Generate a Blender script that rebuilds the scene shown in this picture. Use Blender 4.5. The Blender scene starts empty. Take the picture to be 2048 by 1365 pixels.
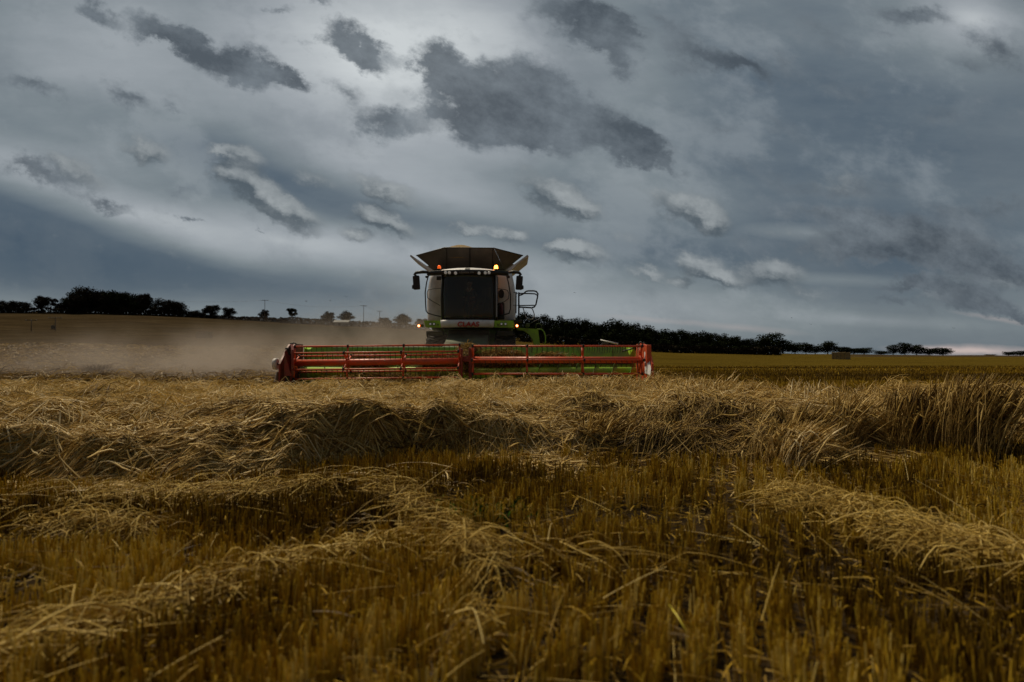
import bpy, bmesh, math, random
import numpy as np
from mathutils import Vector, Matrix
from math import radians as R, sin, cos, pi

rng = np.random.default_rng(7)
random.seed(7)
sc = bpy.context.scene
C = sc.collection

# ------------------------------------------------------------------ camera
CH = 1.2                 # camera height
FP = 1252.0              # focal length in photo pixels
HZ = 710.0               # horizon row in the photo
cam_d = bpy.data.cameras.new('camera')
cam = bpy.data.objects.new('camera', cam_d)
C.objects.link(cam)
cam.location = (0, 0, CH)
cam.rotation_euler = (R(90) + math.atan((HZ - 682.5) / FP), 0, 0)
cam_d.sensor_width = 36
cam_d.lens = FP / 2048 * 36
cam_d.clip_start = 0.05
cam_d.clip_end = 20000
cam_d.dof.use_dof = True
cam_d.dof.focus_distance = 13.0
cam_d.dof.aperture_fstop = 1.4
sc.camera = cam

sc.view_settings.view_transform = 'Standard'
sc.view_settings.look = 'None'
sc.view_settings.exposure = 0.3
sc.view_settings.gamma = 1.0
sc.render.engine = 'CYCLES'
sc.cycles.use_denoising = True
sc.cycles.max_bounces = 6
sc.cycles.diffuse_bounces = 3
sc.cycles.glossy_bounces = 3
sc.cycles.transmission_bounces = 4
sc.cycles.transparent_max_bounces = 8
sc.cycles.volume_bounces = 1
sc.cycles.volume_step_rate = 2.0
sc.cycles.sample_clamp_indirect = 4

# ------------------------------------------------------------------ world
SUN_AZ, SUN_EL = -35.0, 55.0       # degrees, azimuth right of the view axis (+Y)
world = bpy.data.worlds.new('World')
sc.world = world
world.use_nodes = True
NT = world.node_tree
NT.nodes.clear()


def node(nt, typ, **kw):
    n = nt.nodes.new(typ)
    for k, v in kw.items():
        if k == 'ins':
            for kk, vv in v.items():
                if hasattr(vv, 'is_output') or isinstance(vv, bpy.types.NodeSocket):
                    nt.links.new(vv, n.inputs[kk])
                else:
                    n.inputs[kk].default_value = vv
        else:
            setattr(n, k, v)
    return n


def M(nt, op, a, b=None, c=None, clamp=False):
    n = nt.nodes.new('ShaderNodeMath')
    n.operation = op
    n.use_clamp = clamp
    for i, v in enumerate((a, b, c)):
        if v is None:
            continue
        if isinstance(v, bpy.types.NodeSocket):
            nt.links.new(v, n.inputs[i])
        else:
            n.inputs[i].default_value = v
    return n.outputs[0]


def sstep(nt, v, lo, hi):
    n = node(nt, 'ShaderNodeMapRange', interpolation_type='SMOOTHSTEP', clamp=True)
    nt.links.new(v, n.inputs['Value'])
    n.inputs['From Min'].default_value = lo
    n.inputs['From Max'].default_value = hi
    return n.outputs['Result']


def mixc(nt, fac, a, b, mode='MIX'):
    n = nt.nodes.new('ShaderNodeMix')
    n.data_type = 'RGBA'
    n.blend_type = mode
    n.clamp_factor = True
    for idx, v in ((0, fac), (6, a), (7, b)):
        if isinstance(v, bpy.types.NodeSocket):
            nt.links.new(v, n.inputs[idx])
        else:
            n.inputs[idx].default_value = v if idx == 0 else (*v[:3], 1)
    return n.outputs[2]


def blobs(nt, vec, lst, op='ADD'):
    """sum (or max) of soft ellipses; each (cx, cy, rx, ry, slope_down_right_deg, amount) in photo pixels"""
    out = None
    for (cx, cy, rx, ry, ang, amt) in lst:
        mp = node(nt, 'ShaderNodeMapping', vector_type='TEXTURE')
        nt.links.new(vec, mp.inputs['Vector'])
        mp.inputs['Location'].default_value = ((cx - 1024) / FP, (HZ - cy) / FP, 0)
        mp.inputs['Rotation'].default_value = (0, 0, -R(ang))
        mp.inputs['Scale'].default_value = (rx / FP, ry / FP, 1)
        g = node(nt, 'ShaderNodeTexGradient', gradient_type='SPHERICAL')
        nt.links.new(mp.outputs[0], g.inputs[0])
        v = g.outputs['Fac']
        if out is None:
            out = M(nt, 'MULTIPLY', v, amt)
        elif op == 'ADD':
            out = M(nt, 'MULTIPLY_ADD', v, amt, out)
        else:
            out = M(nt, 'MAXIMUM', M(nt, 'MULTIPLY', v, amt), out)
    return out


def build_sky():
    nt = NT
    tc = node(nt, 'ShaderNodeTexCoord')
    d = tc.outputs['Generated']
    sep = node(nt, 'ShaderNodeSeparateXYZ')
    nt.links.new(d, sep.inputs[0])
    yy = M(nt, 'MAXIMUM', sep.outputs['Y'], 0.12)
    u = M(nt, 'DIVIDE', sep.outputs['X'], yy)
    v = M(nt, 'DIVIDE', sep.outputs['Z'], yy)
    cmb = node(nt, 'ShaderNodeCombineXYZ')
    nt.links.new(u, cmb.inputs[0])
    nt.links.new(v, cmb.inputs[1])
    uv = cmb.outputs[0]
    # rotate/stretch noise along the drift of the clouds
    mpn = node(nt, 'ShaderNodeMapping', vector_type='TEXTURE')
    nt.links.new(uv, mpn.inputs[0])
    mpn.inputs['Rotation'].default_value = (0, 0, -R(20))
    mpn.inputs['Scale'].default_value = (1.5, 1.0, 1)
    nv = mpn.outputs[0]
    n1 = node(nt, 'ShaderNodeTexNoise', noise_dimensions='2D', ins={'Vector': nv, 'Scale': 12.0, 'Detail': 7.0, 'Roughness': 0.66})
    n2 = node(nt, 'ShaderNodeTexNoise', noise_dimensions='2D', ins={'Vector': nv, 'Scale': 38.0, 'Detail': 5.0, 'Roughness': 0.60})
    # domain warp
    wsub = node(nt, 'ShaderNodeVectorMath', operation='SUBTRACT')
    nt.links.new(n1.outputs['Color'], wsub.inputs[0])
    wsub.inputs[1].default_value = (.5, .5, .5)
    wsc = node(nt, 'ShaderNodeVectorMath', operation='MULTIPLY_ADD')
    nt.links.new(wsub.outputs[0], wsc.inputs[0])
    wsc.inputs[1].default_value = (.13, .10, 0)
    nt.links.new(uv, wsc.inputs[2])
    wv = wsc.outputs[0]

    # ---- high veil: broad bright and dark areas
    base = blobs(nt, uv, [
        (770, 130, 420, 300, 25, .50), (1024, 625, 1700, 90, 0, .12), (1960, 40, 300, 160, 10, .15), (150, 60, 400, 260, 10, .10), (1000, 60, 500, 260, 20, .22), (300, 120, 520, 330, 15, .18),
        (560, 480, 420, 75, 12, .34), (230, 420, 420, 60, 20, .24), (-60, 290, 420, 60, 12, .16),
        (900, 510, 320, 60, 8, .26), (1150, 600, 400, 110, 5, .16), (900, 390, 500, 60, 15, .16),
        (1250, 340, 330, 100, 20, .10), (1960, 30, 160, 90, 10, .24),
        (20, 480, 480, 120, 10, -.26), (500, 570, 560, 70, 6, -.17), (430, 300, 460, 70, 18, -.16),
        (1750, 250, 520, 260, 5, -.08), (1800, 520, 420, 130, 5, -.16), (1250, 490, 330, 40, 8, -.10),
        (1980, 560, 110, 20, 4, .20), (1620, 465, 150, 22, 4, .22), (1700, 560, 220, 16, 3, .12), (1750, 640, 260, 18, 3, .10),
    ])
    b = M(nt, 'MULTIPLY_ADD', base, 1.25, 0.38)
    str_n = node(nt, 'ShaderNodeTexNoise', noise_dimensions='2D', ins={'Scale': 2.4, 'Detail': 6.0, 'Roughness': .62})
    mps = node(nt, 'ShaderNodeMapping')
    nt.links.new(uv, mps.inputs[0])
    mps.inputs['Rotation'].default_value = (0, 0, R(9))
    mps.inputs['Scale'].default_value = (1.2, 4.5, 1)
    nt.links.new(mps.outputs[0], str_n.inputs['Vector'])
    b = M(nt, 'MULTIPLY_ADD', M(nt, 'SUBTRACT', str_n.outputs['Fac'], .5), .22, b)
    b = M(nt, 'MULTIPLY_ADD', M(nt, 'SUBTRACT', n1.outputs['Fac'], .5), .04, b)
    ramp = node(nt, 'ShaderNodeValToRGB')
    nt.links.new(b, ramp.inputs[0])
    el = ramp.color_ramp.elements
    el[0].position = .0
    el[0].color = (.036, .062, .095, 1)
    el[1].position = 1.0
    el[1].color = (.50, .53, .54, 1)
    for p, c in ((.25, (.068, .095, .124)), (.48, (.162, .192, .210)), (.72, (.285, .312, .335))):
        e = el.new(p)
        e.color = (*c, 1)
    veil = ramp.outputs[0]
    # thin broken layer over the whole sky
    n3 = node(nt, 'ShaderNodeTexNoise', noise_dimensions='2D', ins={'Vector': nv, 'Scale': 5.5, 'Detail': 8.0, 'Roughness': .60})
    thin = M(nt, 'MULTIPLY', sstep(nt, n3.outputs['Fac'], .50, .70), .30)
    veil = mixc(nt, thin, veil, (.105, .128, .150))
    thinl = M(nt, 'MULTIPLY', sstep(nt, n3.outputs['Fac'], .46, .30), .30)
    veil = mixc(nt, thinl, veil, (.30, .33, .35))
    # nishita blue behind the veil
    sky = node(nt, 'ShaderNodeTexSky', sky_type='NISHITA')
    sky.sun_disc = False
    sky.sun_elevation = R(SUN_EL)
    sky.sun_rotation = R(SUN_AZ)
    sky.air_density = 1.2
    sky.dust_density = 1.0
    nish = mixc(nt, 1.0, sky.outputs[0], (.30, .30, .30), 'MULTIPLY')
    ve = mixc(nt, 1.0, veil, (10, 10, 10), 'MULTIPLY')
    mk = nt.nodes.new('ShaderNodeMix')
    col = mixc(nt, .93, nish, ve)
    nt.nodes.remove(mk)
    # warm gap low on the right
    wx = node(nt, 'ShaderNodeVectorMath', operation='MULTIPLY_ADD')
    nt.links.new(wsub.outputs[0], wx.inputs[0])
    wx.inputs[1].default_value = (.03, .012, 0)
    nt.links.new(uv, wx.inputs[2])
    wv05x = wx.outputs[0]
    wg = blobs(nt, wv05x, [(1960, 703, 210, 15, 2, 1.1), (1900, 700, 110, 9, 3, .7), (1480, 655, 150, 10, 5, .35), (1300, 640, 130, 8, 4, .3), (2000, 640, 120, 7, 10, .4)])
    col = mixc(nt, M(nt, 'MULTIPLY', wg, .75, clamp=True), col, (4.2, 3.5, 3.3))

    # ---- cumulus with lit tops
    cumul = [
        (510, 375, 95, 30, 26, 1), (580, 425, 85, 26, 28, 1), (455, 345, 60, 24, 15, .9), (480, 312, 60, 22, 18, .85), (420, 302, 45, 14, 5, .7),
        (285, 298, 62, 24, 14, .85), (770, 380, 85, 20, 20, .8), (745, 425, 62, 24, 15, .95), (790, 455, 55, 18, 22, .8),
        (712, 470, 42, 17, 5, .85), (1115, 385, 82, 32, 22, 1), (1160, 412, 60, 20, 20, .8), (1375, 412, 82, 34, 8, 1), (1420, 440, 55, 26, 20, 1),
        (1000, 465, 70, 16, 10, .6), (930, 450, 40, 12, 15, .6), (1160, 505, 70, 25, 12, .85), (1125, 492, 40, 14, 5, .7), (1400, 535, 72, 24, 15, .95), (1450, 560, 80, 16, 8, .8),
        (1555, 545, 75, 28, 8, .9), (1300, 548, 50, 12, 12, .65), (1365, 568, 28, 10, 10, .7), (1040, 460, 28, 12, 5, .6),
        (1800, 475, 160, 40, 8, .45), (1930, 500, 140, 40, 6, .45), (1640, 500, 90, 30, 18, .4), (1960, 555, 110, 30, 10, .45), (1880, 590, 110, 22, 6, .45), (1980, 610, 100, 24, 14, .5), (1690, 365, 120, 22, 4, .35), (120, 320, 70, 22, 15, .55), (170, 355, 70, 22, 22, .55), (640, 365, 60, 16, 20, .4), (1620, 590, 60, 14, 8, .4), (1250, 470, 60, 12, 8, .35),
    ]
    gt = bpy.data.node_groups.new('cumulus', 'ShaderNodeTree')
    gt.interface.new_socket('Vector', in_out='INPUT', socket_type='NodeSocketVector')
    gt.interface.new_socket('Value', in_out='OUTPUT', socket_type='NodeSocketFloat')
    gi = gt.nodes.new('NodeGroupInput')
    go = gt.nodes.new('NodeGroupOutput')
    gt.links.new(blobs(gt, gi.outputs[0], [(a, b, c * 1.15, d * 1.35, e, f) for a, b, c, d, e, f in cumul]), go.inputs[0])
    # finer billow warp
    w2 = node(nt, 'ShaderNodeVectorMath', operation='SUBTRACT')
    nt.links.new(n2.outputs['Color'], w2.inputs[0])
    w2.inputs[1].default_value = (.5, .5, .5)
    w3 = node(nt, 'ShaderNodeVectorMath', operation='MULTIPLY_ADD')
    nt.links.new(w2.outputs[0], w3.inputs[0])
    w3.inputs[1].default_value = (.030, .026, 0)
    wv05 = node(nt, 'ShaderNodeVectorMath', operation='MULTIPLY_ADD')
    nt.links.new(wsub.outputs[0], wv05.inputs[0])
    wv05.inputs[1].default_value = (.045, .035, 0)
    nt.links.new(uv, wv05.inputs[2])
    nt.links.new(wv05.outputs[0], w3.inputs[2])
    g1 = node(nt, 'ShaderNodeGroup', node_tree=gt)
    nt.links.new(w3.outputs[0], g1.inputs[0])
    up = node(nt, 'ShaderNodeVectorMath', operation='ADD')
    nt.links.new(w3.outputs[0], up.inputs[0])
    up.inputs[1].default_value = (.005, .016, 0)
    g2 = node(nt, 'ShaderNodeGroup', node_tree=gt)
    nt.links.new(up.outputs[0], g2.inputs[0])
    cd = M(nt, 'MULTIPLY_ADD', M(nt, 'SUBTRACT', n2.outputs['Fac'], .5), .8, M(nt, 'MULTIPLY_ADD', g1.outputs[0], 1.5, M(nt, 'MULTIPLY', M(nt, 'SUBTRACT', n1.outputs['Fac'], .5), .7)))
    cden = sstep(nt, cd, .05, .85)
    lit = M(nt, 'MULTIPLY_ADD', M(nt, 'SUBTRACT', g1.outputs[0], g2.outputs[0]), 1.0, .20, clamp=True)
    lit = M(nt, 'MULTIPLY_ADD', M(nt, 'SUBTRACT', n2.outputs['Fac'], .5), 1.0, lit, clamp=True)
    ccol = mixc(nt, lit, (.62, .80, .96), (2.9, 3.15, 3.25))
    col = mixc(nt, M(nt, 'MULTIPLY', cden, .78), col, ccol)

    # ---- dark ragged clouds
    dark = blobs(nt, wv, [(q[0], q[1], q[2] * 1.15, q[3] * 1.25, q[4], q[5]) for q in [
        (1040, 235, 100, 50, 10, 1.0),
        (310, 55, 95, 42, 28, 1.1), (390, 100, 115, 40, 24, 1.1), (500, 125, 100, 34, 24, 1.0), (575, 155, 60, 18, 28, .7), (190, 12, 50, 24, 12, .9),
        (690, 70, 80, 34, 16, 1.05), (750, 105, 65, 30, 24, .9), (545, 8, 40, 14, 0, .6), (640, 5, 30, 14, 10, .6),
        (870, 125, 70, 42, 20, 1.0), (930, 190, 120, 66, 20, 1.1), (1060, 165, 120, 62, 12, 1.2), (960, 255, 130, 52, 10, 1.0),
        (1190, 240, 140, 55, 28, 1.1), (1270, 290, 85, 38, 20, 1.2), (1100, 265, 110, 40, 20, .8), (775, 240, 95, 34, 14, 1.0), (690, 185, 55, 26, 20, .55), (1350, 335, 45, 14, 28, .6),
        (1150, 25, 120, 52, 14, 1.1), (1230, 60, 95, 50, 18, 1.2), (1250, 130, 55, 32, 20, .9), (1340, 20, 90, 30, 18, .55), (1390, 85, 85, 38, 26, .8), (1475, 130, 80, 38, 28, 1.0), (1365, 130, 45, 24, 10, .6),
        (1570, 130, 60, 30, 20, .45), (1830, 15, 110, 30, 14, .95), (1800, 60, 60, 18, 10, .5), (2000, 90, 85, 52, 25, .85), (1940, 130, 50, 22, 20, .5), (1450, 255, 70, 22, 20, .4),
        (250, 185, 75, 27, 18, .85), (350, 215, 30, 14, 30, .45), (60, 172, 90, 22, 10, .75), (105, 345, 100, 30, 22, .75), (20, 325, 70, 24, 12, .55), (205, 412, 80, 18, 16, .8), (380, 385, 40, 12, 10, .5), (378, 432, 22, 9, 18, .7), (520, 460, 12, 6, 10, .5),
        (1700, 370, 170, 24, 3, .55), (1850, 470, 220, 62, 7, 1.1), (1720, 490, 130, 34, 5, .9), (1970, 540, 150, 42, 8, 1.1), (1820, 572, 90, 18, 2, 1.0), (1960, 605, 140, 30, 12, 1.1), (1780, 610, 130, 20, 10, .6), (1500, 490, 80, 22, 25, .45),
        (1650, 60, 120, 40, 22, .45), (1700, 180, 150, 40, 18, .4), (1560, 250, 110, 30, 22, .4), (1900, 230, 130, 40, -20, .45), (1500, 340, 130, 24, 12, .4), (1640, 420, 160, 26, 4, .6), (2000, 420, 140, 26, 6, .6), (2040, 635, 70, 16, 14, .7), (1600, 500, 90, 26, 20, .4),
    ]])
    dd = M(nt, 'MULTIPLY_ADD', M(nt, 'SUBTRACT', n1.outputs['Fac'], .5), 1.1, M(nt, 'MULTIPLY', dark, 1.45))
    dd = M(nt, 'MULTIPLY_ADD', M(nt, 'SUBTRACT', n2.outputs['Fac'], .5), .6, dd)
    dden = sstep(nt, dd, .08, 1.15)
    dl = M(nt, 'MULTIPLY_ADD', M(nt, 'SUBTRACT', n1.outputs['Fac'], .5), 2.6, .40, clamp=True)
    dl = M(nt, 'MULTIPLY_ADD', M(nt, 'SUBTRACT', 1.0, dden), .35, dl, clamp=True)
    dcol = mixc(nt, dl, (.52, .66, .82), (1.40, 1.66, 1.90))
    col = mixc(nt, M(nt, 'MULTIPLY', dden, .90), col, dcol)
    # unseen sky behind the camera darkened to cut fill and deepen foreground shade
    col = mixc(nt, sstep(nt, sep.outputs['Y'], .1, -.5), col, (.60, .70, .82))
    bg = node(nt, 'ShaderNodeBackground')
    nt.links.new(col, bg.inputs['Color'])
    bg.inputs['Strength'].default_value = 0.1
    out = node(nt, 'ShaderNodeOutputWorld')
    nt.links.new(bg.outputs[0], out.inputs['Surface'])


build_sky()
try:
    world.cycles.sampling_method = 'MANUAL'
    world.cycles.sample_map_resolution = 512
except Exception:
    pass

sun_d = bpy.data.lights.new('sun', 'SUN')
sun_d.energy = 2.6
sun_d.angle = R(7)
sun_d.color = (1, .88, .66)
sun = bpy.data.objects.new('sun', sun_d)
C.objects.link(sun)
az, elv = R(SUN_AZ), R(SUN_EL)
sdir = Vector((sin(az) * cos(elv), cos(az) * cos(elv), sin(elv)))
sun.rotation_euler = (-sdir).to_track_quat('-Z', 'Y').to_euler()
sun.location = (0, 0, 60)


# ------------------------------------------------------------------ helpers
def tag(o, label=None, cat=None, group=None, kind=None):
    if label: o['label'] = label
    if cat: o['category'] = cat
    if group: o['group'] = group
    if kind: o['kind'] = kind
    return o


def W(px, py, Y):
    """a point of the place at depth Y seen at photo pixel (px, py)"""
    return Vector(((px - 1024) / FP * Y, Y, CH + (HZ - py) / FP * Y))


def empty(name, loc):
    o = bpy.data.objects.new(name, None)
    o.location = loc
    o.empty_display_size = .3
    C.objects.link(o)
    return o


def world_loc(o):
    v = Vector(o.location)
    while o.parent:
        o = o.parent
        v = v + Vector(o.location)
    return v


class MB:
    def __init__(s):
        s.bm = bmesh.new()
        s.mi = 0

    def _f(s, vs):
        try:
            f = s.bm.faces.new(vs)
            f.material_index = s.mi
            return f
        except ValueError:
            return None

    def box(s, c, size, rot=None, bev=0):
        g = bmesh.ops.create_cube(s.bm, size=1)
        vs = g['verts']
        m = Matrix.Translation(c) @ (rot.to_4x4() if rot else Matrix()) @ Matrix.Diagonal((*size, 1))
        for v in vs:
            v.co = m @ v.co
        fs = {f for v in vs for f in v.link_faces}
        for f in fs:
            f.material_index = s.mi
        if bev:
            es = list({e for v in vs for e in v.link_edges})
            r = bmesh.ops.bevel(s.bm, geom=es, offset=bev, segments=2, affect='EDGES', profile=.6)
            for f in r['faces']:
                f.material_index = s.mi
        return s

    def tube(s, pts, r, n=8, cap=True):
        pts = [Vector(p) for p in pts]
        rs = r if isinstance(r, (list, tuple)) else [r] * len(pts)
        rings = []
        t0 = (pts[1] - pts[0]).normalized()
        a = Vector((0, 0, 1)) if abs(t0.z) < .9 else Vector((1, 0, 0))
        side = t0.cross(a).normalized()
        for i, p in enumerate(pts):
            if i == 0: t = pts[1] - p
            elif i == len(pts) - 1: t = p - pts[i - 1]
            else: t = (pts[i + 1] - p).normalized() + (p - pts[i - 1]).normalized()
            t.normalize()
            side = (side - t * side.dot(t)).normalized()
            up = t.cross(side)
            rings.append([s.bm.verts.new(p + (side * cos(2 * pi * k / n) + up * sin(2 * pi * k / n)) * rs[i]) for k in range(n)])
        for i in range(len(rings) - 1):
            for k in range(n):
                f = s._f((rings[i][k], rings[i][(k + 1) % n], rings[i + 1][(k + 1) % n], rings[i + 1][k]))
                if f: f.smooth = True
        if cap:
            s._f(rings[0][::-1])
            s._f(rings[-1])
        return s

    def prism(s, poly, vec):
        """polygon (world points) pushed along vec"""
        vec = Vector(vec)
        a = [s.bm.verts.new(p) for p in poly]
        b = [s.bm.verts.new(Vector(p) + vec) for p in poly]
        s._f(a)
        s._f(b[::-1])
        n = len(a)
        for i in range(n):
            s._f((a[i], b[i], b[(i + 1) % n], a[(i + 1) % n]))
        return s

    def grid(s, fn, nu, nv, thick=None, smooth=True):
        """fn(u,v)->point; thick: vector offset making a closed slab"""
        vs = [[s.bm.verts.new(fn(i / nu, j / nv)) for j in range(nv + 1)] for i in range(nu + 1)]
        for i in range(nu):
            for j in range(nv):
                f = s._f((vs[i][j], vs[i + 1][j], vs[i + 1][j + 1], vs[i][j + 1]))
                if f: f.smooth = smooth
        if thick is not None:
            t = Vector(thick)
            ws = [[s.bm.verts.new(v.co + t) for v in row] for row in vs]
            for i in range(nu):
                for j in range(nv):
                    f = s._f((ws[i][j], ws[i][j + 1], ws[i + 1][j + 1], ws[i + 1][j]))
                    if f: f.smooth = smooth
            for i in range(nu):
                s._f((vs[i][0], ws[i][0], ws[i + 1][0], vs[i + 1][0]))
                s._f((vs[i][nv], vs[i + 1][nv], ws[i + 1][nv], ws[i][nv]))
            for j in range(nv):
                s._f((vs[0][j], vs[0][j + 1], ws[0][j + 1], ws[0][j]))
                s._f((vs[nu][j], ws[nu][j], ws[nu][j + 1], vs[nu][j + 1]))
        return s

    def lathe(s, prof, c, axis='X', n=24):
        """prof: list of (along, radius)"""
        c = Vector(c)
        rings = []
        for (a, r) in prof:
            ring = []
            for k in range(n):
                t = 2 * pi * k / n
                p = {'X': Vector((a, r * cos(t), r * sin(t))), 'Y': Vector((r * cos(t), a, r * sin(t))), 'Z': Vector((r * cos(t), r * sin(t), a))}[axis]
                ring.append(s.bm.verts.new(c + p))
            rings.append(ring)
        for i in range(len(rings) - 1):
            for k in range(n):
                f = s._f((rings[i][k], rings[i][(k + 1) % n], rings[i + 1][(k + 1) % n], rings[i + 1][k]))
                if f: f.smooth = True
        s._f(rings[0][::-1])
        s._f(rings[-1])
        return s

    def ball(s, c, r, seg=10, sc3=(1, 1, 1)):
        g = bmesh.ops.create_uvsphere(s.bm, u_segments=seg, v_segments=max(6, seg * 2 // 3), radius=1)
        for v in g['verts']:
            v.co = Vector(c) + Vector((v.co.x * r * sc3[0], v.co.y * r * sc3[1], v.co.z * r * sc3[2]))
            for f in v.link_faces:
                f.material_index = s.mi
                f.smooth = True
        return s

    def build(s, name, mats, parent=None):
        if not isinstance(mats, (list, tuple)):
            mats = [mats]
        off = world_loc(parent) if parent else Vector((0, 0, 0))
        bmesh.ops.recalc_face_normals(s.bm, faces=s.bm.faces)
        for v in s.bm.verts:
            v.co -= off
        me = bpy.data.meshes.new(name)
        s.bm.to_mesh(me)
        s.bm.free()
        for m in mats:
            me.materials.append(m)
        o = bpy.data.objects.new(name, me)
        C.objects.link(o)
        if parent:
            o.parent = parent
        return o


def recenter(o):
    """put a top-level mesh's origin at its base"""
    me = o.data
    n = len(me.vertices)
    co = np.empty(n * 3, np.float32)
    me.vertices.foreach_get('co', co)
    co = co.reshape(-1, 3)
    c = np.array([(co[:, 0].min() + co[:, 0].max()) / 2, (co[:, 1].min() + co[:, 1].max()) / 2, co[:, 2].min()], np.float32)
    co -= c
    me.vertices.foreach_set('co', co.ravel())
    me.update()
    o.location = c.tolist()
    return o


def mesh_np(name, verts, faces, mat, attrs=None, smooth=False):
    """verts (N,3); faces: list of int arrays, each (F, k)"""
    me = bpy.data.meshes.new(name)
    me.vertices.add(len(verts))
    me.vertices.foreach_set('co', np.ascontiguousarray(verts, np.float32).ravel())
    nl = sum(f.size for f in faces)
    nf = sum(len(f) for f in faces)
    me.loops.add(nl)
    me.loops.foreach_set('vertex_index', np.concatenate([f.ravel() for f in faces]).astype(np.int32))
    me.polygons.add(nf)
    starts = []
    s = 0
    for f in faces:
        starts.append(s + np.arange(len(f)) * f.shape[1])
        s += f.size
    me.polygons.foreach_set('loop_start', np.concatenate(starts).astype(np.int32))
    if smooth:
        me.polygons.foreach_set('use_smooth', np.ones(nf, bool))
    me.update(calc_edges=True)
    for k, v in (attrs or {}).items():
        if v.ndim == 1:
            a = me.attributes.new(k, 'FLOAT', 'POINT')
            a.data.foreach_set('value', v.astype(np.float32))
        else:
            a = me.attributes.new(k, 'FLOAT_COLOR', 'POINT')
            a.data.foreach_set('color', np.ascontiguousarray(v, np.float32).ravel())
    me.materials.append(mat)
    o = bpy.data.objects.new(name, me)
    C.objects.link(o)
    return o


# ---- numpy noise
def _h(ix, iy, seed):
    n = (ix.astype(np.int64) * 374761393 + iy.astype(np.int64) * 668265263 + seed * 1442695041) & 0xffffffff
    n = ((n ^ (n >> 13)) * 1274126177) & 0xffffffff
    n = n ^ (n >> 16)
    return (n & 0xffff) / 65535.0


def vn(x, y, seed=0):
    x = np.asarray(x, float); y = np.asarray(y, float)
    ix = np.floor(x); iy = np.floor(y)
    fx = x - ix; fy = y - iy
    fx = fx * fx * (3 - 2 * fx); fy = fy * fy * (3 - 2 * fy)
    a = _h(ix, iy, seed); b = _h(ix + 1, iy, seed); c = _h(ix, iy + 1, seed); d = _h(ix + 1, iy + 1, seed)
    return (a * (1 - fx) + b * fx) * (1 - fy) + (c * (1 - fx) + d * fx) * fy


def fbm(x, y, seed=0, o=4):
    s = 0; a = .5; t = 0
    for i in range(o):
        s = s + a * vn(x * 2 ** i + 17.3 * i, y * 2 ** i - 9.1 * i, seed + i)
        t += a
        a *= .5
    return s / t


def smooth(x, a, b):
    t = np.clip((x - a) / (b - a), 0, 1)
    return t * t * (3 - 2 * t)


# ------------------------------------------------------------------ materials
MATS = {}


def mat(name, col, rough=.6, metal=0, noise=None, emis=None, spec=.5, bump=0, scale=6.0, coat=0):
    m = bpy.data.materials.new(name)
    m.use_nodes = True
    nt = m.node_tree
    p = nt.nodes['Principled BSDF']
    p.inputs['Base Color'].default_value = (*col, 1)
    p.inputs['Roughness'].default_value = rough
    p.inputs['Metallic'].default_value = metal
    p.inputs['Specular IOR Level'].default_value = spec
    if coat:
        p.inputs['Coat Weight'].default_value = coat
    if noise:
        g = node(nt, 'ShaderNodeNewGeometry')
        n = node(nt, 'ShaderNodeTexNoise', ins={'Vector': g.outputs['Position'], 'Scale': scale, 'Detail': 6.0, 'Roughness': .65})
        f = sstep(nt, n.outputs['Fac'], .38, .68)
        c = mixc(nt, f, col, noise)
        nt.links.new(c, p.inputs['Base Color'])
        rr = M(nt, 'MULTIPLY_ADD', f, .25, rough, clamp=True)
        nt.links.new(rr, p.inputs['Roughness'])
    if bump:
        g = node(nt, 'ShaderNodeNewGeometry')
        n = node(nt, 'ShaderNodeTexNoise', ins={'Vector': g.outputs['Position'], 'Scale': scale * 4, 'Detail': 4.0})
        bp = node(nt, 'ShaderNodeBump', ins={'Height': n.outputs['Fac'], 'Strength': bump, 'Distance': .02})
        nt.links.new(bp.outputs[0], p.inputs['Normal'])
    if emis:
        p.inputs['Emission Color'].default_value = (*emis[0], 1)
        p.inputs['Emission Strength'].default_value = emis[1]
    MATS[name] = m
    return m


green = mat('lime_paint', (.34, .60, .03), .42, noise=(.28, .38, .07), scale=2.5)
green_dark = mat('green_paint', (.10, .21, .02), .5, noise=(.12, .11, .05), scale=3)
red = mat('red_paint', (.72, .085, .018), .40, noise=(.46, .10, .04), scale=3)
red_dark = mat('dark_red_paint', (.26, .025, .015), .5, noise=(.16, .05, .03), scale=4)
panel = mat('dusty_white_panel', (.68, .63, .58), .5, noise=(.50, .44, .39), scale=1.6)
white = mat('white_paint', (.74, .71, .68), .45, noise=(.6, .55, .5), scale=3)
black = mat('black_plastic', (.014, .013, .013), .5, noise=(.03, .026, .022), scale=8)
steel = mat('dark_steel', (.07, .065, .06), .5, metal=.6, noise=(.10, .08, .06), scale=8)
bright_steel = mat('worn_steel', (.5, .48, .45), .35, metal=.9)
hopper_m = mat('hopper_sheet', (.085, .078, .070), .6, noise=(.13, .115, .10), scale=2.2, bump=.15)
rubber = mat('tyre_rubber', (.022, .020, .018), .8, noise=(.055, .045, .035), scale=5)
lamp_m = mat('lamp_lens', (.75, .75, .72), .15, emis=((1, .95, .9), .05))
amber_on = mat('amber_lens_lit', (1, .35, .05), .2, emis=((1, .30, .03), 11))
amber_core = mat('amber_bulb_lit', (1, .7, .3), .2, emis=((1, .55, .16), 60))
amber_dim = mat('amber_lens', (.8, .16, .02), .15, emis=((1, .13, .01), .55))
pos_lamp = mat('position_lamp_lit', (1, .8, .5), .2, emis=((1, .62, .25), 4))
chaff_m = mat('grain', (.30, .20, .08), .9, noise=(.20, .13, .05), scale=12)
letter_red = mat('red_lettering', (.45, .035, .02), .5)
letter_grey = mat('grey_lettering', (.35, .35, .35), .5)
skin_m = mat('skin', (.36, .19, .13), .55)
shirt_m = mat('dark_shirt', (.03, .035, .03), .8)
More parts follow.
